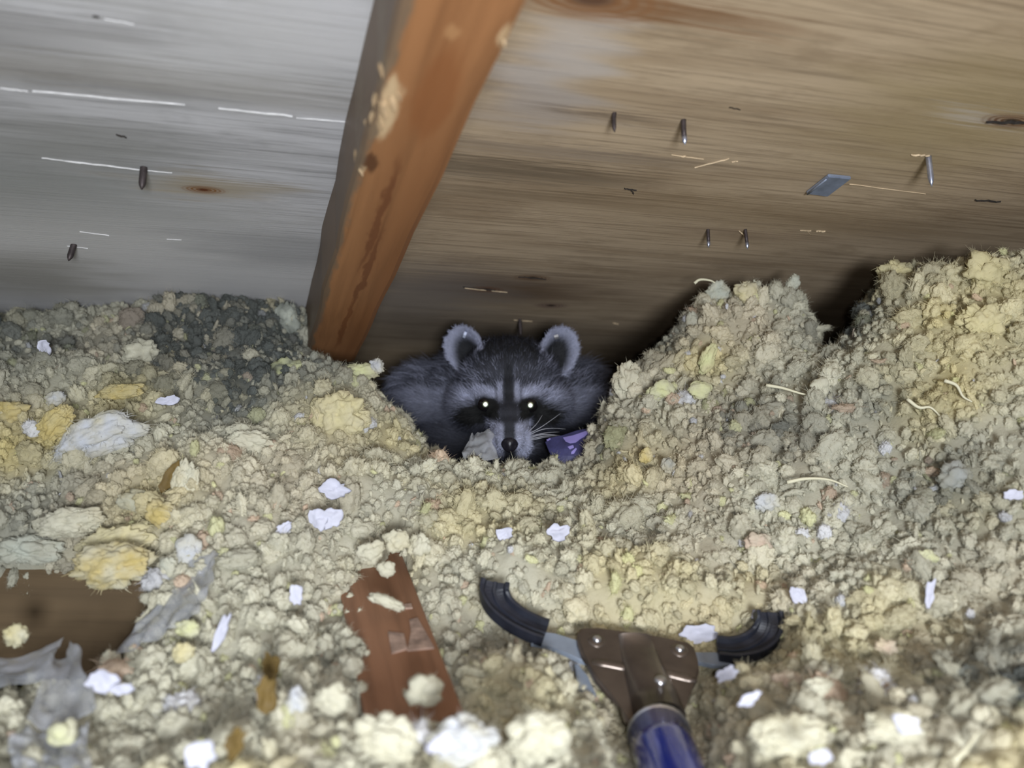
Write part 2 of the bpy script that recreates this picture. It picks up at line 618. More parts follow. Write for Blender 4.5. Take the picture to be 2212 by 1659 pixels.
M_TORN = simple('torn_pale_wood', (0.60, 0.43, 0.26), 0.8, 0, 260, 0.3)
for p1, p2, w in (((818, 135), (826, 165), 0.0022), ((812, 200), (806, 232), 0.0020), ((824, 215), (832, 255), 0.0044), ((842, 205), (850, 238), 0.0034),
                  ((806, 240), (800, 262), 0.0022), ((820, 258), (826, 276), 0.0022), ((768, 322), (766, 346), 0.0012), ((774, 364), (784, 376), 0.0016),
                  ((1084, 84), (1090, 96), 0.0018), ((790, 258), (787, 268), 0.0010), ((856, 196), (866, 214), 0.0012)):
    rafter_splinter(p1, p2, w, M_TORN)

# ------------------------------------------------------------------ nails and clip on the roof deck


def closest_on_ray(px, py, origin, direction):
    """Length along direction from origin whose point is nearest to the pixel's ray."""
    r = P(px, py, 1.0) - CAM
    r /= np.linalg.norm(r)
    d = direction / np.linalg.norm(direction)
    w0 = origin - CAM
    b = d @ r
    s = (b * (r @ w0) - d @ w0) / (1 - b * b)
    return s, CAM + r * max(0.05, (r @ (w0 + d * s)))


def nail(p1, p2, rad, mat, label, tip_mat=None, bend=0.0):
    root = roofpt(*roof_uv(*p1))
    s, tip = closest_on_ray(p2[0], p2[1], root, -RN)
    start = root + RN * 0.003
    d = tip - start
    L = np.linalg.norm(d)
    d /= L
    side = np.cross(d, CF)
    ts = [0, 0.25, 0.5, 0.74, 0.86, 1.0]
    rs = [rad, rad, rad, rad, rad * 0.75, rad * 0.12]
    pts = [start + d * L * t + side * bend * math.sin(math.pi * t) for t in ts]
    if tip_mat is None:
        return obj('roofing_nail', tube('roofing_nail', pts, rs, 8), None, mat, label, 'nail', 'nail points through the roof deck')
    e = empty('roofing_nail', tuple(root), label, 'nail', 'nail points through the roof deck')
    child(obj('shank', tube('shank', pts[:4], rs[:4], 8), None, mat), e)
    q = obj('point', tube('point', [pts[3] - d * 0.0006, pts[4], pts[5]], [rad * 1.02, rad * 1.06, rad * 0.12], 6), None, tip_mat)
    child(q, e)
    q['label'] = 'bright cut nail point'
    return e


nail((311, 362), (306, 410), 0.0019, M_RUST, 'dark nail point through the grey plywood beside a brown knot')
nail((162, 529), (148, 564), 0.0018, M_RUST, 'short dark nail leaning above the dirty insulation at far left')
nail((1330, 244), (1328, 286), 0.0011, M_RUST, 'thin bent rusty nail, left of the upper pair on tan plywood', None, -0.0006)
nail((1478, 259), (1480, 313), 0.0013, M_RUST, 'grey nail with a bright flank, right of the upper pair', M_STEEL, -0.0004)
nail((2006, 338), (2013, 403), 0.0016, M_STEEL, 'long shiny blue steel nail right of the metal clip')
nail((1530, 496), (1531, 535), 0.0011, M_RUST, 'nail with bright tip, left of the lower pair on tan plywood', M_STEEL)
nail((1610, 496), (1615, 538), 0.0011, M_RUST, 'nail with bright tip and a wood sliver, right of the lower pair', M_STEEL)
nail((1123, 690), (1125, 727), 0.0016, M_RUST, 'dull nail point just above the raccoon head between its ears')
a = roofpt(*roof_uv(1596, 497), -0.0005)
b = P(1613, 513, roof_t(1613, 513) - 0.004)
obj('wood_sliver', tube('wood_sliver', [a, (a + b) / 2, b], [0.0003, 0.0006, 0.0002], 5), None, M_SPLINTER_T, 'pale wood sliver hanging beside a nail of the lower pair', 'splinter')

cq = [np.array(roof_uv(*p)) for p in ((1741, 412), (1789, 374), (1838, 379), (1787, 418))]
bm = bmesh.new()
lo = [bm.verts.new((q[0], q[1], -0.0022)) for q in cq]
hi = [bm.verts.new((q[0], q[1], -0.0002)) for q in cq]
bm.faces.new(lo)
bm.faces.new(hi[::-1])
for k in range(4):
    bm.faces.new((lo[k], lo[(k + 1) % 4], hi[(k + 1) % 4], hi[k]))
bmesh.ops.bevel(bm, geom=list(bm.edges), offset=0.0004, segments=2, affect='EDGES')
clip = empty('metal_clip', tuple(roofpt(*cq[0])), 'small blue-grey slanted metal clip flat on the tan plywood', 'clip')
child(obj('plate', bm_mesh('plate', bm), None, M_FOIL, matrix=ROOF_M), clip)
e0, e1 = roofpt(*(cq[0] * 0.96 + cq[1] * 0.04), -0.0026), roofpt(*(cq[0] * 0.1 + cq[1] * 0.9), -0.0026)
child(obj('folded_edge', tube('folded_edge', [e0, (e0 + e1) / 2, e1], 0.0006, 6), None, M_FOIL), clip)

# ------------------------------------------------------------------ joist and board showing through the insulation
JOIST_Z = 0.30 - 0.187
JA = np.array([*(P(870, 1200, 0.4687))])
JB = np.array([*(P(1010, 1555, 0.3213))])
jd = (JA - JB)
jd[2] = 0
jd /= np.linalg.norm(jd)
jn = np.array([-jd[1], jd[0], 0])          # towards the photo's left
jm = (JA + JB) / 2
JM = Matrix(((jn[0], jd[0], 0, jm[0]), (jn[1], jd[1], 0, jm[1]), (0, 0, 1, JOIST_Z), (0, 0, 0, 1)))
bm = bmesh.new()
box(bm, 0.0, 0.036, -0.42, 0.26, -JOIST_Z, 0.0, 0.0012)
joist = empty('ceiling_joist', (jm[0], jm[1], 0.0), 'red-brown worn joist top showing through the insulation beside the pole tool', 'joist')
child(obj('beam', bm_mesh('beam', bm), None, M_JOIST, matrix=JM), joist)
M_SCUFF = simple('grey_scuff_flake', (0.40, 0.28, 0.22), 0.8, 0, 180, 0.45)


def joistpt(px, py, dz=0.0):
    d = P(px, py, 1.0) - CAM
    t = (JOIST_Z + dz - CAM[2]) / d[2]
    return CAM + d * t


def joist_flake(poly, name='scuffed_flake', mat=None):
    pts = [joistpt(x, y, 0.0008) for x, y in poly]
    low = [p - np.array([0, 0, 0.0009]) for p in pts]
    n = len(pts)
    fs = [tuple(range(n))] + [(k, (k + 1) % n, n + (k + 1) % n, n + k) for k in range(n)]
    child(obj(name, mesh(name, pts + low, fs, False), None, mat or M_SCUFF), joist)


joist_flake([(884, 1338), (902, 1334), (926, 1376), (938, 1398), (880, 1404), (888, 1362)])
joist_flake([(838, 1364), (872, 1368), (880, 1400), (846, 1410)])
joist_flake([(872, 1305), (888, 1303), (891, 1312), (876, 1313)])

# ------------------------------------------------------------------ insulation terrain: heights from (pixel, depth) control points
ctrl = []
for px, py in ((-500, 700), (-250, 695), (0, 688), (100, 685), (200, 690), (300, 685), (400, 668), (470, 655), (560, 645), (640, 650)):
    ctrl.append((px, py, roof_t(px, py) - 0.006))
ctrl += [(150, 800, .55), (400, 760, .57), (560, 740, .59), (100, 900, .52), (350, 900, .51), (500, 900, .53), (200, 960, .485), (-200, 850, .53), (-200, 1000, .47),
         (150, 1060, .46), (330, 1060, .465), (-100, 1100, .45), (80, 1150, .445), (250, 1150, .445), (100, 1205, .432), (250, 1215, .428), (-150, 1200, .43),
         (600, 815, .57), (700, 796, .58), (795, 806, .58), (835, 880, .56), (720, 880, .535), (640, 970, .495), (760, 970, .505),
         (480, 965, .49), (400, 1030, .462), (560, 1010, .475), (700, 1060, .472), (850, 1010, .51), (600, 1150, .44), (760, 1150, .45), (450, 1130, .435), (480, 1250, .405),
         (650, 1300, .405), (380, 1370, .375), (450, 1400, .372), (650, 1450, .36), (330, 1500, .342), (550, 1600, .31), (200, 1600, .32), (0, 1640, .31), (80, 1500, .36), (0, 1440, .385), (200, 1440, .38),
         (-250, 1500, .35), (-300, 1300, .40),
         (900, 975, .54), (1000, 1012, .535), (1100, 1018, .53), (1200, 1016, .535), (1290, 1012, .54),
         (950, 1100, .49), (1130, 1110, .485), (1300, 1110, .485), (1000, 1250, .435), (1150, 1230, .44), (930, 1180, .455),
         (1300, 1280, .42), (1450, 1250, .428), (1060, 1400, .40), (1100, 1480, .36), (1150, 1420, .385), (1400, 1430, .398), (1640, 1440, .395), (1300, 1500, .37), (1550, 1500, .365), (1420, 1560, .352),
         (1000, 1600, .298), (850, 1600, .305), (1160, 1600, .298), (1100, 1659, .280), (1310, 1600, .315), (1600, 1590, .308), (1800, 1590, .305), (2100, 1600, .298), (700, 1560, .318), (900, 1659, .284),
         (1600, 1320, .415), (1800, 1300, .41), (2000, 1300, .40), (2200, 1300, .385), (1500, 1150, .468), (1700, 1150, .46), (1900, 1100, .455), (2150, 1100, .43), (1400, 1000, .52), (1600, 980, .50),
         (1800, 950, .485), (2000, 900, .475), (2200, 900, .455), (2500, 1000, .42), (2500, 1400, .35), (1800, 1450, .365), (2100, 1450, .35),
         (1312, 890, .575), (1345, 775, .60), (1400, 850, .57), (1490, 685, .605), (1530, 790, .56), (1600, 625, .60), (1700, 612, .59), (1740, 655, .59), (1700, 810, .545), (1770, 790, .55),
         (1850, 660, .565), (1850, 780, .52), (1940, 600, .56), (2060, 560, .55), (2150, 528, .545), (2215, 550, .535), (2000, 740, .505), (2150, 740, .485), (2400, 600, .50), (2700, 700, .46)]
cp = np.array([P(*c) for c in ctrl])
extra = []
for (px, py, t) in ((1345, 775, .60), (1490, 685, .605), (1600, 625, .60), (1700, 612, .59), (1740, 655, .59), (1850, 660, .565), (1940, 600, .56), (2060, 560, .55), (2150, 528, .545), (2400, 600, .50)):
    q = P(px, py, t)
    extra.append(q + np.array([0.01, 0.06, -0.035]))
    extra.append(q + np.array([0.03, 0.14, -0.085]))
for (px, py, t) in ((700, 796, .58), (795, 806, .58), (835, 880, .56)):
    q = P(px, py, t)
    extra.append(q + np.array([0.0, 0.06, -0.06]))
extra += [P(1802, 745, 0.575), P(1800, 720, 0.66) - np.array([0, 0, 0.02])]
for (x, y) in ((-0.075, 0.66), (-0.03, 0.63), (0.02, 0.63), (0.055, 0.66), (0.04, 0.605), (0.062, 0.615), (0.075, 0.65), (-0.07, 0.74), (0.0, 0.72), (0.06, 0.74), (0.0, 0.82)):
    extra.append(np.array([x, y, 0.045]))
for (x, y, z) in ((-1.0, 0.1, 0.12), (-1.0, 0.6, 0.14), (1.0, 0.1, 0.14), (1.0, 0.6, 0.17), (0, -0.3, 0.04), (-0.6, -0.3, 0.05), (0.6, -0.3, 0.05), (0, 0.02, 0.08), (0.3, 0.05, 0.08), (-0.3, 0.05, 0.08), (0, 1.05, 0.03), (0.5, 1.0, 0.06), (-0.5, 1.0, 0.1)):
    extra.append(np.array([x, y, z]))
cp = np.vstack([cp, np.array(extra)])
_d = np.linalg.norm(cp[:, None, :2] - cp[None, :, :2], axis=2)
_A = -_d
_w = np.linalg.solve(np.block([[_A + 0.012 * np.eye(len(cp)), np.ones((len(cp), 1))], [np.ones((1, len(cp))), np.zeros((1, 1))]]), np.r_[cp[:, 2], 0])


def hsmooth(x, y):
    shp = x.shape
    x, y = x.ravel(), y.ravel()
    out = np.empty(len(x))
    for k in range(0, len(x), 20000):
        dd = np.hypot(x[k:k + 20000, None] - cp[None, :, 0], y[k:k + 20000, None] - cp[None, :, 1])
        out[k:k + 20000] = -dd @ _w[:-1] + _w[-1]
    return out.reshape(shp)


# clear patches: the joist top, the board at the left, the pole tool
joist_patch = [(846, 1188), (874, 1202), (905, 1275), (950, 1385), (1012, 1560), (975, 1532), (905, 1492), (868, 1468), (850, 1478), (838, 1446), (782, 1446), (795, 1408), (842, 1352), (826, 1322), (770, 1275), (782, 1232), (830, 1222), (838, 1205)]
joist_xy = [tuple(joistpt(x, y)[:2]) for x, y in joist_patch]
BOARD = [P(-160, 1222, 0.452), P(352, 1236, 0.440), P(340, 1440, 0.418), P(-160, 1450, 0.430)]
hole_xy = [tuple(P(x, y, t)[:2]) for x, y, t in ((-160, 1240, .447), (345, 1245, .437), (300, 1330, .405), (210, 1420, .37), (-160, 1440, .37))]
tool_xy = [tuple(P(x, y, t)[:2]) for x, y, t in ((1030, 1240, .42), (1110, 1260, .425), (1250, 1340, .42), (1500, 1370, .42), (1670, 1320, .42), (1690, 1440, .385), (1540, 1470, .385), (1540, 1659, .31), (1350, 1659, .31), (1290, 1500, .37), (1190, 1430, .39), (1030, 1330, .40))]


def dist_poly(x, y, poly):
    """Distance to the polygon's outline."""
    d = np.full(x.shape, 9.0)
    for k in range(len(poly)):
        a, b = np.array(poly[k]), np.array(poly[(k + 1) % len(poly)])
        ab = b - a
        t = np.clip(((x - a[0]) * ab[0] + (y - a[1]) * ab[1]) / (ab @ ab), 0, 1)
        d = np.minimum(d, np.hypot(x - a[0] - t * ab[0], y - a[1] - t * ab[1]))
    return d


GAP_A = P(1800, 700, 0.575)
GAP_D = (P(1803, 700, 0.70) - GAP_A)[:2]
GAP_D = GAP_D / np.linalg.norm(GAP_D)


POLE_R = 0.0122
pole_far = P(1424, 1590, 0.350)
pole_near = P(1462, 1705, 0.306)
pax = pole_far - pole_near
pax /= np.linalg.norm(pax)


def height(x, y, rough=True):
    z = hsmooth(x, y)
    if rough:
        p = np.c_[x.ravel(), y.ravel(), np.zeros(x.size)]
        z = z + (0.013 * fbm(p, 24, 3, 3) + 0.007 * np.abs(fbm(p, 75, 9, 3))).reshape(x.shape) - 0.004
    s = np.where(in_poly(x, y, joist_xy), 1.0, 0.0)
    s = np.maximum(s, sstep(0.004, 0.0, dist_poly(x, y, joist_xy)))
    z = z * (1 - s) + np.minimum(z, JOIST_Z - 0.006) * s
    s = np.where(in_poly(x, y, hole_xy), 1.0, 0.0)
    s = np.maximum(s, sstep(0.006, 0.0, dist_poly(x, y, hole_xy)))
    z = z * (1 - s) + np.minimum(z, 0.045) * s
    s = np.where(in_poly(x, y, tool_xy), 1.0, 0.0)
    s = np.maximum(s, sstep(0.012, 0.0, dist_poly(x, y, tool_xy)))
    z = z * (1 - s) + np.minimum(z, hsmooth(x, y) - 0.013) * s
    al = ((x - pole_far[0]) * pax[0] + (y - pole_far[1]) * pax[1]) / (pax[0] ** 2 + pax[1] ** 2)
    pxx, pyy, pzz = pole_far[0] + al * pax[0], pole_far[1] + al * pax[1], pole_far[2] + al * pax[2]
    s = sstep(0.030, 0.014, np.hypot(x - pxx, y - pyy)) * sstep(0.05, 0.02, al)
    z = z * (1 - s) + np.minimum(z, pzz - 0.010) * s
    # the dark gap between the two mounds
    ax, ay = x - GAP_A[0], y - GAP_A[1]
    along = ax * GAP_D[0] + ay * GAP_D[1]
    across = -ax * GAP_D[1] + ay * GAP_D[0]
    z = z - 0.060 * np.exp(-(across / 0.0125) ** 2) * sstep(-0.03, 0.03, along)
    z = np.minimum(z, roof_z(x, y) - 0.003)
    return np.maximum(z, 0.008)


bd = np.array(BOARD)
bnx = bd[1] - bd[0]
BL_ = np.linalg.norm(bnx)
bnx /= BL_
bny = bd[3] - bd[0]
bny -= bnx * (bny @ bnx)
BH_ = np.linalg.norm(bny)
bny /= BH_
bnz = np.cross(bnx, bny)
BM_ = Matrix(((bnx[0], bny[0], bnz[0], bd[0][0]), (bnx[1], bny[1], bnz[1], bd[0][1]), (bnx[2], bny[2], bnz[2], bd[0][2]), (0, 0, 0, 1)))
bm = bmesh.new()
sgn = 1.0 if bnz @ CF > 0 else -1.0
box(bm, -0.25, BL_ + 0.02, 0.0, BH_, 0.0 if sgn > 0 else -0.02, 0.02 if sgn > 0 else 0.0, 0.001)
obj('wooden_board', bm_mesh('wooden_board', bm), None, M_BOARD, 'dull brown wooden board exposed under the yellow insulation lip', 'board', matrix=BM_)

# ------------------------------------------------------------------ insulation colours (linear)
C_PALE, C_YEL, C_LEM = np.array([.69, .66, .525]), np.array([.78, .66, .32]), np.array([.80, .80, .42])
C_GREY, C_WHITE, C_PEACH = np.array([.53, .51, .42]), np.array([.80, .80, .84]), np.array([.70, .50, .37])
C_DIRT_SHADE, C_TAN, C_OCHRE = np.array([.115, .125, .12]), np.array([.68, .57, .41]), np.array([.55, .40, .08])
DIRT_SHADE = [(520, 690, .07, .7), (450, 740, .06, .6), (560, 800, .05, .6), (420, 690, .055, .55), (520, 850, .04, .45), (300, 720, .06, .3), (100, 740, .07, .32), (330, 800, .04, .3), (600, 660, .035, .4), (470, 850, .04, .3), (-100, 750, .1, .4),
         (1620, 900, .035, .3), (1690, 930, .03, .3), (1440, 720, .03, .35), (1830, 700, .03, .5), (1300, 970, .02, .3), (2050, 1050, .04, .3), (2190, 1500, .03, .5), (1900, 870, .03, .25), (1850, 610, .03, .45), (1990, 560, .02, .4), (60, 1120, .05, .25)]  # gap and tall-mound edge blotches paint in shade; the bank's are grime
YELLOW = [(270, 850, .03, .8), (100, 930, .03, .9), (250, 880, .03, .6), (2150, 620, .05, .6), (2100, 720, .05, .6), (1950, 590, .03, .6), (720, 900, .035, .5), (1530, 780, .02, .7), (760, 1000, .02, .3), (1900, 600, .03, .5), (20, 950, .03, .8), (330, 1090, .03, .6), (1350, 1000, .03, .5)]
CENT = {k: [(P(px, py, 1.0) - CAM, r, a) for px, py, r, a in v] for k, v in (('d', DIRT_SHADE), ('y', YELLOW))}


def mask_at(pts, key):
    """Soft blotches: each blotch is a ball where its sight line meets the terrain."""
    out = np.zeros(len(pts))
    for (c, r, a) in BLOTCH[key]:
        d = np.linalg.norm(pts - c, axis=1) / r
        out = np.maximum(out, a * np.exp(-d * d * 1.2))
    return out


def on_terrain(px, py, lift=0.0):
    """First point where the pixel's sight line meets the smooth terrain."""
    d = P(px, py, 1.0) - CAM
    ts = np.linspace(0.2, 1.2, 1001)
    q = CAM + ts[:, None] * d
    z = np.maximum(hsmooth(q[:, 0], q[:, 1]) + lift, 0.01)
    hit = np.nonzero(q[:, 2] <= z)[0]
    if len(hit):
        t = ts[hit[0]]
    else:
        t = ts[np.argmin(q[:, 2] - z)]
    if roof_t(px, py) > 0:
        lim = roof_t(px, py) - 0.02
        if t > lim:
            ok_ = ts < lim
            t = ts[ok_][np.argmin((q[:, 2] - z)[ok_])]
    return CAM + t * d


BLOTCH = {k: [(on_terrain(px, py), r, a) for px, py, r, a in v] for k, v in (('d', DIRT_SHADE), ('y', YELLOW))}


def ins_color(pts, rnd):
    """rnd: (n, 4) uniform randoms; varies the tone clump by clump."""
    n = len(pts)
    c = np.tile(C_PALE, (n, 1))
    lf = fbm(pts, 14, 31, 3)
    c = c + (C_TAN - c) * np.clip(sstep(-0.1, 0.5, lf) * 0.55, 0, 1)[:, None]
    lf2 = fbm(pts, 22, 57, 3)
    c = c + (C_GREY - c) * (sstep(0.05, 0.55, lf2) * 0.55)[:, None]
    y = np.clip(mask_at(pts, 'y') + 0.5 * sstep(0.05, 0.55, fbm(pts, 17, 77, 3)), 0, 1)
    c = c + (C_YEL - c) * y[:, None]
    k = rnd[:, 0]
    c = np.where((k < 0.012)[:, None], C_WHITE * 0.9 + c * 0.1, c)
    c = np.where(((k > 0.05) & (k < 0.065))[:, None], C_PEACH * 0.7 + c * 0.3, c)
    c = np.where(((k > 0.07) & (k < 0.10))[:, None], C_LEM * 0.6 + c * 0.4, c)
    d = np.clip(mask_at(pts, 'd') * 2.0 * (0.5 + 0.9 * rnd[:, 3]), 0, 0.97)
    d = np.where(rnd[:, 2] > 0.86, d * 0.5, d)
    c = c + (C_DIRT_SHADE - c) * d[:, None]
    return c * (0.82 + 0.34 * rnd[:, 1])[:, None]


def fluff_material(name, source):
    m = NT(name)
    if isinstance(source, str):
        at = m.n('ShaderNodeAttribute', attribute_name='col', attribute_type=source)
    else:
        at = m.n('ShaderNodeRGB')
        at.outputs[0].default_value = (*source, 1)
        source = 'GEOMETRY'
    co = m.coord('Object')
    nz = m.noise(co, 2.6 if source == 'INSTANCER' else 160.0, 3, 0.7)
    c = m.mix(m.range(nz, 0.3, 0.75, 0.0, 0.32), at.outputs[0], m.mix(1.0, at.outputs[0], (0.72, 0.70, 0.62), 'MULTIPLY'))
    m.base(c)
    m.set(Roughness=1.0, Sheen_Weight=0.5, Sheen_Roughness=0.55)
    m.b.inputs['Specular IOR Level'].default_value = 0.0
    m.link(c, m.b.inputs['Sheen Tint'])
    tr = m.n('ShaderNodeBsdfTranslucent')
    m.link(c, tr.inputs[0])
    ms = m.n('ShaderNodeMixShader')
    ms.inputs[0].default_value = 0.18
    m.link(m.b.outputs[0], ms.inputs[1])
    m.link(tr.outputs[0], ms.inputs[2])
    bp = m.n('ShaderNodeBump')
    bp.inputs['Strength'].default_value = 0.25
    bp.inputs['Distance'].default_value = 0.12 if source == 'INSTANCER' else 0.002
    m.link(m.noise(co, 7.0 if source == 'INSTANCER' else 420.0, 2, 0.7), bp.inputs['Height'])
    m.link(bp.outputs[0], m.b.inputs['Normal'])
    m.link(ms.outputs[0], m.out.inputs[0])
    return m.mat


M_FLUFF_I = fluff_material('fluffy_insulation_tufts', 'INSTANCER')
M_FLUFF_G = fluff_material('matted_insulation', 'GEOMETRY')


# ------------------------------------------------------------------ clump shapes


def ico(sub):
    bm = bmesh.new()
    bmesh.ops.create_icosphere(bm, subdivisions=sub, radius=1.0)
    v = np.array([x.co[:] for x in bm.verts])
    f = [[q.index for q in x.verts] for x in bm.faces]
    bm.free()
    return v, f


def cauliflower(sub, seed, lobes=16, stretch=(1, .8, .62), fuzz=26, bend=0.0, lob_r=0.62, rough=0.14, fuzz_len=(0.25, 0.6)):
    r = np.random.default_rng(seed)
    v, f = ico(sub)
    c = r.normal(size=(lobes, 3))
    c /= np.linalg.norm(c, axis=1)[:, None]
    amp = r.uniform(0.38, 0.8, lobes) * lob_r
    d = np.linalg.norm(v[:, None] - c[None], axis=2) / (lob_r * r.uniform(0.7, 1.25, lobes))
    b = (amp * np.sqrt(np.clip(1 - d * d, 0, 1))).max(axis=1)
    rad = 0.62 + b + rough * fbm(v, 2.6, seed, 4) + rough * 0.6 * vnoise(v, 9, seed + 3)
    v = v * rad[:, None] * np.array(stretch)
    if bend:
        v[:, 2] += bend * v[:, 0] ** 2
    verts, faces = list(v), list(f)
    ids = r.integers(0, len(v), fuzz)
    for i in ids:
        p = v[i] * 0.93
        n = v[i] / (np.linalg.norm(v[i]) + 1e-9)
        dr = n + r.normal(size=3) * 0.7
        dr /= np.linalg.norm(dr)
        L = r.uniform(*fuzz_len)
        sd = np.cross(dr, r.normal(size=3))
        sd /= np.linalg.norm(sd)
        w = r.uniform(0.007, 0.018)
        curl = r.normal(size=3) * 0.35
        k = len(verts)
        for t in (0, 0.35, 0.7, 1.0):
            q = p + dr * L * t + curl * L * t * t
            ww = w * (1 - 0.75 * t)
            verts += [q - sd * ww, q + sd * ww]
        for j in range(3):
            faces.append((k + 2 * j, k + 2 * j + 1, k + 2 * j + 3, k + 2 * j + 2))
    return verts, faces


variants = []
for k in range(6):
    variants.append(cauliflower(4, 100 + k, 46 + 5 * k, (1, .88 - .03 * k, .75 - .03 * k), 340, 0, 0.40, 0.16, (0.1, 0.45)))
for k in range(4):
    variants.append(cauliflower(3, 200 + k, 16, (1, .42, .22 + .05 * k), 180, 0.4 - .28 * k, 0.42, 0.22, (0.1, 0.45)))
for k in range(3):
    variants.append(cauliflower(4, 300 + k, 90, (1, .95 - .1 * k, .8), 340, 0, 0.28, 0.24, (0.08, 0.42)))
NV = len(variants)
variant_objs = []
for k, (v, f) in enumerate(variants):
    me = mesh('insulation_tuft_shape', v, f)
    me.materials.append(M_FLUFF_I)
    variant_objs.append(bpy.data.objects.new('insulation_tuft_shape', me))

# ------------------------------------------------------------------ scatter
gx, gy = np.meshgrid(np.arange(-0.85, 0.9, 0.0042), np.arange(-0.12, 0.98, 0.0042))
gz = height(gx, gy)
NXg, NYg = gx.shape[1], gx.shape[0]
REGIONS = [('insulation_slope', 'pale yellow loose insulation slope in front of the raccoon', (900, 1150)),
           ('insulation_bank', 'grimy dark grey insulation bank against the grey plywood', (400, 730)),
           ('insulation_heap', 'small yellow insulation heap under the rafter foot', (720, 880)),
           ('insulation_mound', 'ragged insulation mound between the raccoon and the dark gap', (1600, 760)),
           ('insulation_peak', 'tall yellow insulation mound touching the plywood past the dark gap', (2080, 640)),
           ('insulation_hump', 'yellowish insulation hump behind the brown board and plastic', (180, 1050)),
           ('insulation_bed', 'wide bed of mixed tan insulation beside the pole tool', (1900, 1250))]
rc = np.array([on_terrain(*r[2]) for r in REGIONS])


def region_of(x, y):
    p = np.c_[x, y, np.zeros(len(x))]
    jx = 0.02 * fbm(p, 25, 201, 2)
    jy = 0.02 * fbm(p, 25, 202, 2)
    d = np.hypot((x + jx)[:, None] - rc[None, :, 0], (y + jy)[:, None] - rc[None, :, 1])
    d *= np.array([0.85, 1.0, 1.35, 1.0, 1.0, 1.1, 0.85])[None]
    return d.argmin(axis=1)


def scatter(n, smin, smax, power, lift, seed):
    r = np.random.default_rng(seed)
    x = r.uniform(-0.85, 0.88, n * 3)
    y = r.uniform(0.0, 0.93, n * 3)
    e = 0.003
    z = height(x, y)
    zx = height(x + e, y)
    zy = height(x, y + e)
    nx, ny = -(zx - z) / e, -(zy - z) / e
    area = np.sqrt(1 + nx * nx + ny * ny)
    p = np.c_[x, y, z]
    px, py, t = proj(p)
    vis = (px > -120) & (px < 2330) & (py > 560) & (py < 1760) & (t > 0.15)
    w = np.minimum(area, 4) * np.where(vis, 1.0, 0.36)
    bad = in_poly(x, y, joist_xy) | in_poly(x, y, hole_xy)
    nest = (np.hypot((x + 0.005) / 0.115, (y - 0.72) / 0.13) < 0.86)
    w = np.where(bad, 0, w)
    w = np.where(nest, w * 0.3, w)
    keep = r.uniform(0, 1, len(w)) < w / 2.2
    x, y, z, nx, ny, px, py, t, nest = [q[keep] for q in (x, y, z, nx, ny, px, py, t, nest)]
    m = len(x)
    s = smin + (smax - smin) * r.uniform(0, 1, m) ** power
    nrm = np.c_[nx, ny, np.ones(m)]
    nrm /= np.linalg.norm(nrm, axis=1)[:, None]
    s = np.minimum(s, np.maximum(0.0025, dist_poly(x, y, joist_xy) * 1.1))
    s = np.minimum(s, np.maximum(0.0055, dist_poly(x, y, hole_xy) * 1.1))
    tl = in_poly(x, y, tool_xy)
    s = np.where(tl, np.minimum(s, 0.006), s)
    al = ((x - pole_far[0]) * pax[0] + (y - pole_far[1]) * pax[1]) / (pax[0] ** 2 + pax[1] ** 2)
    npole = (np.hypot(x - pole_far[0] - al * pax[0], y - pole_far[1] - al * pax[1]) < 0.020) & (al < 0.03)
    s = np.where(npole, np.minimum(s, 0.004), s)
    lf = np.where(tl | nest | npole, 0.0, lift)
    pos = np.c_[x, y, z] + nrm * (s * lf * r.uniform(-0.6, 1.0, m))[:, None]
    top = roof_z(pos[:, 0], pos[:, 1]) - s * 0.8
    pos[:, 2] = np.minimum(pos[:, 2], top)
    return pos, s


parts = [scatter(13000, 0.0040, 0.011, 2.2, 0.6, 1), scatter(52000, 0.0022, 0.0052, 1.5, 0.9, 2), scatter(34000, 0.0011, 0.0028, 1.2, 1.7, 3)]
pos = np.vstack([p[0] for p in parts])
scl = np.concatenate([p[1] for p in parts])
NP = len(pos)
rnd = rng.uniform(0, 1, (NP, 4))
colr = ins_color(pos, rnd)
rot = rng.uniform(-math.pi, math.pi, (NP, 3))
var = rng.integers(0, NV, NP)
sc3 = scl[:, None] * rng.uniform(0.75, 1.25, (NP, 3))
reg = region_of(pos[:, 0], pos[:, 1])
print('tufts', NP)

gcol = ins_color(np.c_[gx.ravel(), gy.ravel(), gz.ravel()], np.full((gx.size, 4), 0.5)) * 0.9
greg = region_of(gx.ravel(), gy.ravel()).reshape(gx.shape)


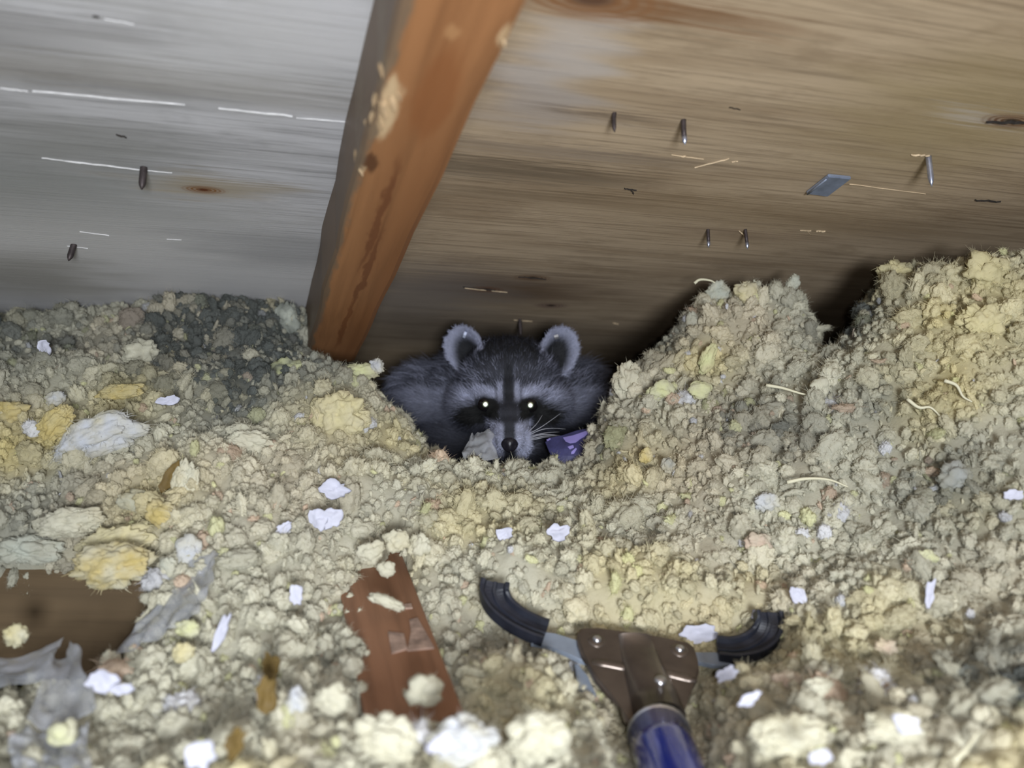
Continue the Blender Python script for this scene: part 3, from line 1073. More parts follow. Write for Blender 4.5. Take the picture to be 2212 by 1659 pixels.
def tuft_group():
    g = bpy.data.node_groups.new('scatter_tufts', 'GeometryNodeTree')
    g.interface.new_socket('Geometry', in_out='INPUT', socket_type='NodeSocketGeometry')
    g.interface.new_socket('Geometry', in_out='OUTPUT', socket_type='NodeSocketGeometry')
    N = g.nodes.new
    L = g.links.new
    gi, go = N('NodeGroupInput'), N('NodeGroupOutput')

    def attr(name, typ):
        a = N('GeometryNodeInputNamedAttribute')
        a.data_type = typ
        a.inputs['Name'].default_value = name
        return a.outputs['Attribute']
    sep = N('GeometryNodeSeparateGeometry')
    sep.domain = 'POINT'
    L(gi.outputs[0], sep.inputs['Geometry'])
    L(attr('is_tuft', 'BOOLEAN'), sep.inputs['Selection'])
    g2i = N('GeometryNodeGeometryToInstance')
    for o in variant_objs:
        oi = N('GeometryNodeObjectInfo')
        oi.inputs['Object'].default_value = o
        oi.inputs['As Instance'].default_value = False
        L(oi.outputs['Geometry'], g2i.inputs[0])
    iop = N('GeometryNodeInstanceOnPoints')
    L(sep.outputs['Selection'], iop.inputs['Points'])
    L(g2i.outputs[0], iop.inputs['Instance'])
    iop.inputs['Pick Instance'].default_value = True
    L(attr('shape', 'INT'), iop.inputs['Instance Index'])
    e2r = N('FunctionNodeEulerToRotation')
    L(attr('turn', 'FLOAT_VECTOR'), e2r.inputs[0])
    L(e2r.outputs[0], iop.inputs['Rotation'])
    L(attr('size', 'FLOAT_VECTOR'), iop.inputs['Scale'])
    jn_ = N('GeometryNodeJoinGeometry')
    L(iop.outputs[0], jn_.inputs[0])
    L(sep.outputs['Inverted'], jn_.inputs[0])
    L(jn_.outputs[0], go.inputs[0])
    return g


TUFTS = tuft_group()
for ri, (nm, lab, _) in enumerate(REGIONS):
    cells = np.argwhere(greg[:-1, :-1] == ri)
    i0 = cells[:, 0] * NXg + cells[:, 1]
    quads = np.c_[i0, i0 + 1, i0 + NXg + 1, i0 + NXg]
    used, inv = np.unique(quads, return_inverse=True)
    quads = inv.reshape(quads.shape)
    bv = np.c_[gx.ravel()[used], gy.ravel()[used], gz.ravel()[used]]
    sel = np.nonzero(reg == ri)[0]
    nb, npt = len(bv), len(sel)
    me = bpy.data.meshes.new(nm)
    me.vertices.add(nb + npt)
    me.vertices.foreach_set('co', np.vstack([bv, pos[sel]]).astype(np.float32).ravel())
    me.loops.add(quads.size)
    me.loops.foreach_set('vertex_index', quads.ravel().astype(np.int32))
    me.polygons.add(len(quads))
    me.polygons.foreach_set('loop_start', (np.arange(len(quads)) * 4).astype(np.int32))
    me.polygons.foreach_set('use_smooth', np.ones(len(quads), bool))
    me.update(calc_edges=True)
    a = me.attributes.new('is_tuft', 'BOOLEAN', 'POINT')
    a.data.foreach_set('value', np.r_[np.zeros(nb, bool), np.ones(npt, bool)])
    a = me.attributes.new('col', 'FLOAT_COLOR', 'POINT')
    cc = np.vstack([gcol[used], colr[sel]])
    a.data.foreach_set('color', np.c_[cc, np.ones(len(cc))].astype(np.float32).ravel())
    a = me.attributes.new('shape', 'INT', 'POINT')
    a.data.foreach_set('value', np.r_[np.zeros(nb), var[sel]].astype(np.int32))
    for an, arr in (('turn', rot), ('size', sc3)):
        a = me.attributes.new(an, 'FLOAT_VECTOR', 'POINT')
        a.data.foreach_set('vector', np.vstack([np.zeros((nb, 3)), arr[sel]]).astype(np.float32).ravel())
    o = obj(nm, me, None, M_FLUFF_G, lab, 'insulation', None, 'stuff')
    md = o.modifiers.new('tufts', 'NODES')
    md.node_group = TUFTS

# ------------------------------------------------------------------ pole tool with a forked gripper head
M_BRACKET = simple('bronze_brown_metal', (0.17, 0.14, 0.12), 0.34, 0.75, 60, 0.25)
M_GREYPAINT = simple('blue_grey_painted_steel', (0.27, 0.31, 0.38), 0.45, 0.2, 90, 0.15)
M_RUBBER = simple('black_rubber', (0.016, 0.018, 0.028), 0.5, 0, 120, 0.4, 0.15)
M_BLUE = simple('glossy_blue_pole', (0.010, 0.028, 0.34), 0.16, 0.3, 30, 0.3, Coat_Weight=0.6)
M_SILVER = simple('silver_metal', (0.62, 0.63, 0.68), 0.28, 0.95, 80, 0.15)

TO = P(1375, 1440, 0.388)
trv = P(1500, 1402, 0.399) - P(1245, 1366, 0.401)
trv -= pax * (trv @ pax)
trv /= np.linalg.norm(trv)
tnn = np.cross(trv, pax)
tnn /= np.linalg.norm(tnn)
_th = math.radians(24)
tax = pax * math.cos(_th) + tnn * math.sin(_th)
tnn = np.cross(trv, tax)


def toolpt(px, py, w=0.0):
    d = P(px, py, 1.0) - CAM
    t = ((TO - CAM) @ tnn) / (d @ tnn)
    return CAM + d * t + tnn * w


def zt(pts, ox=980, oy=1200, k=2.9105):
    return [(ox + x / k, oy + y / k) for x, y in pts]


def plate(name, px_poly, w0, w1, bevel=0.0006):
    bm = bmesh.new()
    top = [bm.verts.new(toolpt(x, y, w1)) for x, y in px_poly]
    bot = [bm.verts.new(toolpt(x, y, w0)) for x, y in px_poly]
    n = len(top)
    ft = bm.faces.new(top)
    bm.faces.new(bot[::-1])
    for k in range(n):
        bm.faces.new((top[k], bot[k], bot[(k + 1) % n], top[(k + 1) % n]))
    if bevel:
        bmesh.ops.bevel(bm, geom=[e for e in ft.edges], offset=bevel, segments=3, affect='EDGES')
    return bm_mesh(name, bm)


tool = empty('pole_tool', tuple(TO), 'blue pole tool with a brown bracket and two black rubber-tipped fork arms', 'tool')


def tpart(name, me, mat, parent=None, label=None):
    o = obj(name, me, None, mat)
    if parent is None:
        child(o, tool)
    else:
        o.parent = parent
        o.matrix_parent_inverse = parent.matrix_basis.inverted()
    if label:
        o['label'] = label
    return o


br = tpart('bracket', plate('bracket', zt([(772, 515), (800, 482), (900, 487), (1050, 508), (1180, 525), (1300, 545), (1470, 572), (1505, 600), (1524, 680), (1540, 745), (1528, 800), (1500, 850), (1470, 930), (1440, 1020),
                                        (1390, 1100), (1130, 1110), (1075, 1060), (1040, 955), (960, 892), (885, 800), (845, 712), (800, 645), (775, 570)]), 0.0, 0.0030, 0.001), M_BRACKET, None, 'brown stamped metal bracket')


def spine(name, path, widths, hts, base_w=0.0028):
    """Half-round raised rib on the bracket following zoom-pixel points."""
    pts = [toolpt(x, y, base_w) for x, y in zt(path)]
    vs, fs = [], []
    m_ = 9
    for k, p in enumerate(pts):
        d = pts[min(k + 1, len(pts) - 1)] - pts[max(k - 1, 0)]
        d /= np.linalg.norm(d)
        sd = np.cross(d, tnn)
        for j in range(m_):
            a = math.pi * j / (m_ - 1)
            vs.append(p + sd * widths[k] * math.cos(a) + tnn * hts[k] * math.sin(a))
    for k in range(len(pts) - 1):
        for j in range(m_ - 1):
            fs.append((k * m_ + j, k * m_ + j + 1, (k + 1) * m_ + j + 1, (k + 1) * m_ + j))
    fs.append(tuple(range(m_)))
    fs.append(tuple((len(pts) - 1) * m_ + j for j in range(m_))[::-1])
    return mesh(name, vs, fs)


tpart('raised_rib', spine('raised_rib', [(1125, 530), (1160, 640), (1200, 780), (1250, 920), (1290, 1060)], [.0075, .0085, .0095, .0105, .011], [.0016, .003, .0055, .008, .0095]), M_BRACKET, br)
tpart('stamped_fold', spine('stamped_fold', [(860, 700), (950, 712), (1040, 730), (1110, 745)], [.0016, .0022, .0022, .0016], [.0007, .0014, .0014, .0007]), M_BRACKET, br)
tpart('stamped_fold', spine('stamped_fold', [(1300, 765), (1380, 785), (1460, 805), (1515, 815)], [.0016, .0022, .0022, .0016], [.0007, .0014, .0014, .0007]), M_BRACKET, br)
tpart('lower_plate', plate('lower_plate', zt([(768, 640), (790, 640), (850, 720), (905, 830), (890, 840), (835, 832), (792, 785)]), -0.0055, -0.0035, 0.0005), M_GREYPAINT)


def dome(name, px, py, w, r, h):
    c = toolpt(px, py, w)
    vs, fs = [], []
    R, S = 5, 14
    for i in range(R):
        a = math.pi / 2 * i / R
        for j in range(S):
            b = 2 * math.pi * j / S
            vs.append(c + trv * r * math.cos(a) * math.cos(b) + tax * r * math.cos(a) * math.sin(b) + tnn * h * math.sin(a))
    vs.append(c + tnn * h)
    for i in range(R - 1):
        for j in range(S):
            fs.append((i * S + j, i * S + (j + 1) % S, (i + 1) * S + (j + 1) % S, (i + 1) * S + j))
    for j in range(S):
        fs.append(((R - 1) * S + j, (R - 1) * S + (j + 1) % S, R * S))
    return mesh(name, vs, fs)


for (x, y, w) in ((893, 568, .003), (1412, 628, .003)):
    q = zt([(x, y)])[0]
    tpart('rivet_washer', dome('rivet_washer', q[0], q[1], w, 0.0042, 0.0009), M_BRACKET, br)
    tpart('rivet', dome('rivet', q[0], q[1], w + 0.0006, 0.0021, 0.0017), M_SILVER, br, 'bright rivet head')
q = zt([(1272, 905)])[0]
tpart('screw', dome('screw', q[0], q[1], 0.0105, 0.0026, 0.0016), M_SILVER, br, 'bright screw head')

la = tpart('fork_arm', plate('fork_arm', zt([(480, 500), (560, 470), (640, 480), (800, 535), (900, 580), (900, 680), (790, 645), (700, 600), (600, 560), (490, 540)]), -0.0030, -0.0006, 0.0004), M_GREYPAINT)
ra = tpart('fork_arm', plate('fork_arm', zt([(1420, 590), (1520, 606), (1640, 598), (1760, 615), (1800, 650), (1740, 678), (1640, 680), (1525, 655), (1420, 650)]), -0.0030, -0.0006, 0.0004), M_GREYPAINT)


def channel(name, ctrl, half, lip, base=0.0022):
    """Rubber sleeve: a curved strip with a raised lip along both edges and a flat groove between."""
    path = smooth_path([toolpt(x, y, w) for x, y, w in ctrl], 22)
    tan = np.gradient(path, axis=0)
    tan /= np.linalg.norm(tan, axis=1)[:, None]
    prof = [(-1, -base), (-1, lip), (-.86, lip + .0004), (-.70, lip), (-.62, .0006), (-.15, .0002), (-.1, .0011), (.1, .0011), (.15, .0002), (.62, .0006), (.70, lip), (.86, lip + .0004), (1, lip), (1, -base)]
    m_ = len(prof)
    vs, fs = [], []
    for k in range(len(path)):
        up = tnn - tan[k] * (tnn @ tan[k])
        up /= np.linalg.norm(up)
        sd = np.cross(tan[k], up)
        for a, b in prof:
            vs.append(path[k] + sd * half * a + up * b)
    n = len(path)
    for k in range(n - 1):
        for j in range(m_):
            j2 = (j + 1) % m_
            fs.append((k * m_ + j, k * m_ + j2, (k + 1) * m_ + j2, (k + 1) * m_ + j))
    fs.append(tuple(range(m_))[::-1])
    fs.append(tuple((n - 1) * m_ + j for j in range(m_)))
    return mesh(name, vs, fs, False)


tpart('rubber_sleeve', channel('rubber_sleeve', [(1178, 1370, .0005), (1150, 1362, .0010), (1110, 1345, .002), (1078, 1325, .004), (1064, 1308, .007), (1066, 1294, .010)], 0.0068, 0.0030), M_RUBBER, la)
tpart('rubber_sleeve', channel('rubber_sleeve', [(1550, 1405, .0005), (1585, 1410, .0012), (1620, 1408, .003), (1645, 1395, .005), (1652, 1382, .009), (1646, 1366, .012)], 0.0065, 0.0030), M_RUBBER, ra)

pl = [pole_far + pax * 0.0, pole_near, pole_near - pax * 0.46]
tpart('pole', tube('pole', [pole_far - pax * 0.001, pole_far - pax * 0.02, pole_near, pole_near - pax * 0.25, pole_near - pax * 0.42], POLE_R, 28), M_BLUE, None, 'glossy dark blue pole')
tpart('pole_collar', tube('pole_collar', [pole_far + pax * 0.0012, pole_far + pax * 0.0004, pole_far - pax * 0.0012], [POLE_R, POLE_R + 0.0007, POLE_R + 0.0006], 28), M_SILVER, None, 'thin silver rim of the pole')
tpart('pole_socket', tube('pole_socket', [pole_far - pax * 0.004, pole_far + pax * 0.012, pole_far + pax * 0.026], [0.0098, 0.0098, 0.0085], 20), M_BRACKET, br)

# ------------------------------------------------------------------ raccoon
HT = 0.655                       # depth of the head centre


def hp(px, py, b):
    return P(px, py, HT - b)


def ell_mesh(bm, c, r, rot=None):
    m = Matrix.Translation(Vector(c)) @ BASIS @ (rot or Matrix.Identity(4)) @ Matrix.Diagonal((*r, 1.0))
    bmesh.ops.create_icosphere(bm, subdivisions=4, radius=1.0, matrix=m)


# axes: x right in the photo, y towards the camera, z up
BASIS = Matrix(((CX[0], -CF[0], CU[0], 0), (CX[1], -CF[1], CU[1], 0), (CX[2], -CF[2], CU[2], 0), (0, 0, 0, 1)))
bm = bmesh.new()
for (px, py, b, r) in ((1100, 818, 0.0, (.036, .038, .031)), (1040, 872, .006, (.025, .026, .021)), (1162, 872, .006, (.025, .026, .021)),
                       (1098, 858, .020, (.029, .025, .021)), (1099, 888, .034, (.0165, .018, .0150)), (1100, 908, .046, (.0140, .015, .0125)),
                       (1102, 930, .056, (.0118, .013, .0105)), (1102, 950, .063, (.0100, .010, .0092)), (1118, 950, .050, (.013, .013, .011)),
                       (1085, 948, .050, (.011, .013, .010)), (1108, 968, .042, (.013, .018, .009)),
                       (1100, 880, -.035, (.050, .045, .040)), (1020, 868, -.045, (.045, .045, .036)), (1190, 872, -.040, (.042, .045, .036)),
                       (935, 868, -.060, (.034, .05, .030)), (1255, 862, -.050, (.024, .045, .028)), (1090, 845, -.085, (.070, .05, .038)),
                       (1080, 960, -.060, (.085, .075, .045)), (900, 880, -.07, (.022, .04, .022)), (1278, 880, -.045, (.014, .035, .024))):
    ell_mesh(bm, hp(px, py, b), r)
# ears: cupped leaves
EARS = []
for (base, tip, halfw, out) in (((1030, 812), (977, 709), 0.0150, -1), ((1186, 816), (1232, 709), 0.0150, 1)):
    pb, pt_ = hp(base[0], base[1], .006), hp(tip[0], tip[1], -.004)
    c = (pb + pt_) / 2
    ax = pt_ - pb
    L = np.linalg.norm(ax) / 2
    ax /= 2 * L
    fd = -CF * 0.92 + CX * out * 0.30
    fd -= ax * (fd @ ax)
    fd /= np.linalg.norm(fd)
    cr = np.cross(ax, fd)
    EARS.append((c, ax, cr, fd, L, halfw))
    R, S = 10, 28
    front, back = [], []
    cf, cb = bm.verts.new(c - fd * 0.0085), bm.verts.new(c - fd * 0.0130)
    for i in range(1, R + 1):
        rho = i / R
        ff, bb = [], []
        for j in range(S):
            a = 2 * math.pi * j / S
            wid = halfw * (1.0 + 0.10 * math.cos(a))
            q = c + ax * (L * 1.02 * rho * math.cos(a)) + cr * (wid * rho * math.sin(a))
            dep = 0.0085 * (1 - rho ** 2)
            ff.append(bm.verts.new(q - fd * dep + fd * 0.0008 * rho))
            bb.append(bm.verts.new(q - fd * (dep + 0.0042 * (1.15 - 0.4 * rho))))
        front.append(ff)
        back.append(bb)
    for j in range(S):
        j2 = (j + 1) % S
        bm.faces.new((cf, front[0][j], front[0][j2]))
        bm.faces.new((cb, back[0][j2], back[0][j]))
        for i in range(R - 1):
            bm.faces.new((front[i][j], front[i + 1][j], front[i + 1][j2], front[i][j2]))
            bm.faces.new((back[i][j2], back[i + 1][j2], back[i + 1][j], back[i][j]))
        bm.faces.new((front[-1][j], back[-1][j], back[-1][j2], front[-1][j2]))
raw = bm_mesh('raccoon_raw', bm)
tmp = bpy.data.objects.new('raccoon_raw', raw)
COL.objects.link(tmp)
rm = tmp.modifiers.new('r', 'REMESH')
rm.mode = 'VOXEL'
rm.voxel_size = 0.0017
sm = tmp.modifiers.new('s', 'SMOOTH')
sm.factor = 0.5
sm.iterations = 5
dg = bpy.context.evaluated_depsgraph_get()
rme = bpy.data.meshes.new_from_object(tmp.evaluated_get(dg))
bpy.data.objects.remove(tmp)
bpy.data.meshes.remove(raw)
rv_ = np.empty(len(rme.vertices) * 3, np.float32)
rme.vertices.foreach_get('co', rv_)
rv_ = rv_.reshape(-1, 3).astype(float)
# keep the back below the roof boards and the belly above the floor
rv_[:, 2] = np.clip(rv_[:, 2], 0.02, roof_z(rv_[:, 0], rv_[:, 1]) - 0.024)
rme.vertices.foreach_set('co', rv_.astype(np.float32).ravel())
rme.update()


FX, FZ = 1099.0, 1.0


def coat(p, n_rand):
    """Fur colour (linear) from where on the animal the hair grows, read on the face's own frontal plane."""
    q = (p - CAM)
    t = q @ CF
    # pixel-like coordinates on the plane of the head
    x = 1106 + FPX * (q @ CX) / t
    y = 829.5 - FPX * (q @ CU) / t
    b = HT - t
    sx = np.abs(x - (FX + 0.02 * (y - 850)))
    col = np.full(len(p), 0.085)
    streak = n_rand
    head = b > -0.030
    # body: grizzled grey
    body_v = 0.10 + 0.30 * sstep(0.45, 0.95, streak)
    col = np.where(~head, body_v * (0.45 + 0.55 * sstep(765, 810, y)), col)
    # forehead grizzle, dark crown
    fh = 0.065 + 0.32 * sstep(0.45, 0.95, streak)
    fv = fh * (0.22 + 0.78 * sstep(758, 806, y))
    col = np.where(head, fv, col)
    # light grey cheeks
    ck = head & (sx > 75) & (y > 838)
    col = np.where(ck, 0.11 + 0.20 * streak * sstep(905, 860, y), col)
    # pale brow band
    yc = 852 - 9 * np.exp(-((sx - 55) / 22.0) ** 2) + 0.20 * np.maximum(sx - 66, 0)
    br_ = sstep(15, 7, np.abs(y - yc)) * sstep(24, 32, sx) * sstep(112, 92, sx) * head
    col = col * (1 - br_) + br_ * (0.38 + 0.16 * streak)
    # pale inner stripes either side of the dark centre line
    ins_ = sstep(11, 14, sx) * sstep(27, 21, sx) * sstep(818, 832, y) * sstep(872, 858, y) * head
    col = col * (1 - ins_) + ins_ * (0.36 + 0.14 * streak)
    ctr = sstep(12, 7, sx) * sstep(768, 800, y) * head
    col = col * (1 - ctr) + ctr * 0.022
    # mask
    mk = np.zeros(len(p))
    for (mx, my, rx, ry) in ((46, 878, 26, 19), (62, 896, 34, 24), (84, 900, 26, 20), (40, 898, 18, 20)):
        dd = ((sx - mx) / rx) ** 2 + ((y - my) / ry) ** 2
        mk = np.maximum(mk, sstep(1.15, 0.75, dd))
    mk *= head
    col = col * (1 - mk) + mk * 0.006
    # muzzle: dark bridge, pale sides
    bridge = sstep(19, 13, sx) * sstep(862, 880, y) * (b > 0.02)
    col = col * (1 - bridge) + bridge * 0.045
    ms_ = sstep(10, 16, sx) * sstep(54, 42, sx) * sstep(906, 920, y + 0.25 * sx - 6) * (b > 0.022)
    col = col * (1 - ms_) + ms_ * (0.50 + 0.1 * streak)
    # dark grey fur of the lower cheeks
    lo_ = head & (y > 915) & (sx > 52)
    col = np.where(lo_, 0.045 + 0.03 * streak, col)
    # ears
    for (c, ax, cr, fd, L, hw) in EARS:
        d = p - c
        a, w, f = d @ ax / L, d @ cr / hw, d @ fd
        rho = np.sqrt(a * a + w * w)
        isear = (rho < 1.25) & (f > -0.024) & (f < 0.012) & (a > -0.72)
        inner = sstep(0.98, 0.55, np.sqrt(((a + 0.14) * 0.98) ** 2 + (w * 1.15) ** 2))
        ev = (0.40 + 0.12 * streak) * (1 - inner) + 0.016 * inner
        ev = np.where(f < -0.0145 + 0.004, ev * 0.35, ev)
        col = np.where(isear & (y < 812), ev, col)
    c3 = col[:, None] * np.array([0.92, 0.96, 1.28])[None]
    warm = sstep(0.02, 0.006, col)[:, None]
    return c3 * (1 - warm) + col[:, None] * np.array([1.0, 0.98, 1.05])[None] * warm


M_SKIN = NT('raccoon_underfur')
_a = M_SKIN.n('ShaderNodeAttribute', attribute_name='col')
M_SKIN.base(M_SKIN.mix(M_SKIN.noise(M_SKIN.coord(), 300, 3), _a.outputs[0], M_SKIN.mix(1.0, _a.outputs[0], (0.5, 0.5, 0.5), 'MULTIPLY')))
M_SKIN.set(Roughness=0.85)
M_FUR = NT('raccoon_fur')
_a = M_FUR.n('ShaderNodeAttribute', attribute_name='col')
M_FUR.base(_a.outputs[0])
M_FUR.set(Roughness=0.5)
M_FUR.b.inputs['Specular IOR Level'].default_value = 0.25

ca = rme.attributes.new('col', 'FLOAT_COLOR', 'POINT')
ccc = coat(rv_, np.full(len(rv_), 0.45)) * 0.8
ca.data.foreach_set('color', np.c_[ccc, np.ones(len(ccc))].astype(np.float32).ravel())
rme.polygons.foreach_set('use_smooth', np.ones(len(rme.polygons), bool))
rme.materials.clear()
raccoon = obj('raccoon', rme, None, M_SKIN.mat, 'grey raccoon with black mask peering over the insulation, eyes shining', 'raccoon')

# fur: tapered strands grown from the body surface
rme.calc_loop_triangles()
tri = np.empty(len(rme.loop_triangles) * 3, np.int32)
rme.loop_triangles.foreach_get('vertices', tri)
tri = tri.reshape(-1, 3)
vn = np.empty(len(rme.vertices) * 3, np.float32)
rme.vertices.foreach_get('normal', vn)
vn = vn.reshape(-1, 3).astype(float)
A_, B_, C_ = rv_[tri[:, 0]], rv_[tri[:, 1]], rv_[tri[:, 2]]
ar = 0.5 * np.linalg.norm(np.cross(B_ - A_, C_ - A_), axis=1)
cen = (A_ + B_ + C_) / 3
tcen = (cen - CAM) @ CF
wgt = ar * np.where(tcen < HT + 0.03, 2.4, 1.0) * np.where(cen[:, 2] < 0.06, 0.15, 1.0)
NF = 52000
fi = rng.choice(len(tri), NF, p=wgt / wgt.sum())
uu = rng.uniform(0, 1, (NF, 2))
fl = uu.sum(1) > 1
uu[fl] = 1 - uu[fl]
root = A_[fi] + uu[:, :1] * (B_[fi] - A_[fi]) + uu[:, 1:] * (C_[fi] - A_[fi])
nr = vn[tri[fi, 0]]
nr /= np.linalg.norm(nr, axis=1)[:, None] + 1e-9
qx, qy, qt = proj(root)
hb = HT - qt
nose_p = hp(1104, 955, 0.074)
comb = root - nose_p
comb /= np.linalg.norm(comb, axis=1)[:, None]
bodyside = (CX[None] * np.sign(qx - 1095)[:, None] * 0.9 - CU[None] * 0.35 + CF[None] * 0.3)
wb = sstep(-0.01, -0.04, hb)[:, None]
comb = comb * (1 - wb) + bodyside * wb
isear = np.zeros(NF, bool)
for (c, ax, cr, fd, L, hw) in EARS:
    d = root - c
    a_, w_, f_ = d @ ax / L, d @ cr / hw, d @ fd
    m_ = (np.sqrt(a_ * a_ + w_ * w_) < 1.25) & (np.abs(f_) < 0.02) & (a_ > -0.6)
    isear |= m_
    comb[m_] = (ax[None] * 0.6 + cr[None] * w_[m_][:, None] * 0.8)
comb -= nr * np.sum(comb * nr, axis=1)[:, None]
comb /= np.linalg.norm(comb, axis=1)[:, None] + 1e-9
length = np.where(hb > 0.045, 0.0028, np.where(hb > 0.02, 0.0050, 0.0085))
length = np.where(np.abs(qx - 1098) > 62, np.maximum(length, 0.0105), length)
length = np.where(hb < -0.03, 0.017, length)
length = np.where(isear, 0.0034, length)
# keep the eyes clear
for ex, ey in ((1048, 873), (1145, 875)):
    dd = np.hypot(qx - ex, qy - ey)
    length = np.where((dd < 20) & (hb > 0.0), np.minimum(length, 0.0018), length)
length *= rng.uniform(0.6, 1.2, NF)
lift = np.where(isear, 0.45, np.where(hb < -0.03, 0.5, 0.28))
jit = rng.normal(size=(NF, 3)) * 0.20
K = 5
ts_ = np.linspace(0, 1, K)
dir0 = comb + nr * (lift * 1.6)[:, None] + jit
dir0 /= np.linalg.norm(dir0, axis=1)[:, None]
dir1 = comb + nr * (lift * 0.35)[:, None] + jit * 1.3 - np.array([0, 0, 0.18])
dir1 /= np.linalg.norm(dir1, axis=1)[:, None]
strand = root[:, None, :] - nr[:, None, :] * 0.0004 + length[:, None, None] * (dir0[:, None, :] * (ts_ - 0.5 * ts_ ** 2)[None, :, None] + dir1[:, None, :] * (0.5 * ts_ ** 2)[None, :, None])
cl_ = vnoise(root, 420, 5) * 0.5 + 0.5
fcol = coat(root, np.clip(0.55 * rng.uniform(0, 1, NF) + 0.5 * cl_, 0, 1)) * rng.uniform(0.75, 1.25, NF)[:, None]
hc = bpy.data.hair_curves.new('fur')
hc.add_curves([K] * NF)
hc.attributes['position'].data.foreach_set('vector', strand.astype(np.float32).ravel())
ra_ = hc.attributes.get('radius') or hc.attributes.new('radius', 'FLOAT', 'POINT')
rad = np.where(isear, 0.00010, 0.00013)[:, None] * (1 - 0.85 * ts_ ** 1.5)[None]
ra_.data.foreach_set('value', rad.astype(np.float32).ravel())
ha = hc.attributes.new('col', 'FLOAT_COLOR', 'CURVE')
ha.data.foreach_set('color', np.c_[fcol, np.ones(NF)].astype(np.float32).ravel())
fur = obj('fur', hc, raccoon, M_FUR.mat)
fur['kind'] = 'stuff'


def rpart(name, me, mat, label=None, parent=None):
    o = obj(name, me, parent or raccoon, mat)
    if label:
        o['label'] = label
    return o


def ball(name, c, r, axes=(CX, -CF, CU), sub=3):
    v, f = ico(sub)
    q = np.asarray(c) + v[:, :1] * r[0] * axes[0] + v[:, 1:2] * r[1] * axes[1] + v[:, 2:] * r[2] * axes[2]
    return mesh(name, q, f)


M_EYE = simple('dark_wet_eye', (0.008, 0.007, 0.008), 0.06, 0, 0, Coat_Weight=0.5)
M_SHINE = simple('reflecting_pupil', (0.90, 1.0, 0.78), 0.38, 1.0)
M_NOSE = simple('black_wet_nose', (0.012, 0.011, 0.016), 0.35, 0, 900, 0.3, 0.2)
M_WHISK = simple('white_whisker', (0.75, 0.75, 0.82), 0.5)


def surf_at(px, py):
    """Depth of the raccoon's skin at a pixel."""
    d = P(px, py, 1.0) - CAM
    dl = np.linalg.norm(d)
    ok, loc, nrm, _i = raccoon.ray_cast(Vector(CAM), Vector(d / dl))
    return np.array(loc) if ok else P(px, py, HT - 0.04)


bpy.context.view_layer.update()
LAMP = CAM + np.array([0.085, -0.37, 0.025])
for ex, ey in ((1048, 873), (1145, 875)):
    s0 = surf_at(ex, ey)
    vd = (s0 - CAM) / np.linalg.norm(s0 - CAM)
    ec = s0 + vd * 0.0020
    e_ = rpart('eye', ball('eye', ec, (.0058, .0058, .0054)), M_EYE)
    to_l = (LAMP - ec) / np.linalg.norm(LAMP - ec)
    hv = to_l - vd
    hv /= np.linalg.norm(hv)
    pc = ec + hv * 0.0054
    sx_ = np.cross(hv, CU)
    sx_ /= np.linalg.norm(sx_)
    sy_ = np.cross(sx_, hv)
    vs = [pc + hv * 0.0006]
    for rr, hh in ((0.0012, 0.00055), (0.0021, 0.0003), (0.0024, -0.0004)):
        vs += [pc + hv * hh + sx_ * rr * math.cos(2 * math.pi * j / 20) + sy_ * rr * math.sin(2 * math.pi * j / 20) for j in range(20)]
    fs = [(0, 1 + j, 1 + (j + 1) % 20) for j in range(20)]
    for i in range(2):
        fs += [(1 + i * 20 + j, 21 + i * 20 + j, 21 + i * 20 + (j + 1) % 20, 1 + i * 20 + (j + 1) % 20) for j in range(20)]
    pu = rpart('pupil', mesh('pupil', vs, fs), M_SHINE, 'pale green eyeshine in the pupil', e_)
nz_ = surf_at(1101, 960)
nv, nf = ico(3)
q = nz_ + CF * 0.003 + nv[:, :1] * CX * 0.0060 * (1 - 0.25 * (nv[:, 2:] < 0) * -nv[:, 2:]) - nv[:, 1:2] * CF * 0.0055 + nv[:, 2:] * CU * 0.0058
for sgn_ in (-1, 1):
    nc_ = np.array([sgn_ * 0.5, 0.75, -0.15])
    dn = np.linalg.norm(nv - nc_, axis=1)
    q = q + CF[None] * (0.0022 * np.exp(-(dn / 0.28) ** 2))[:, None]
rpart('nose', mesh('nose', q, nf), M_NOSE, 'black nose pad')
for k, (x0, y0, pts) in enumerate(((1140, 938, [(1165, 925), (1190, 908), (1212, 892)]), (1141, 941, [(1170, 928), (1195, 925), (1222, 927)]), (1142, 944, [(1168, 937), (1190, 934), (1208, 933)]),
                                   (1142, 947, [(1170, 939), (1200, 940), (1228, 944)]), (1141, 950, [(1165, 944), (1190, 941), (1215, 945)]), (1140, 952, [(1160, 948), (1180, 944), (1196, 944)]),
                                   (1138, 935, [(1150, 925), (1162, 912), (1172, 896)]))):
    s0 = surf_at(x0, y0)
    t0 = (s0 - CAM) @ CF
    path = smooth_path([s0 + CF * 0.002] + [P(x, y, t0 - 0.004 + 0.005 * i) for i, (x, y) in enumerate(pts)], 10)
    rpart('whisker', tube('whisker', path, np.linspace(0.00016, 0.00006, 10), 5), M_WHISK)


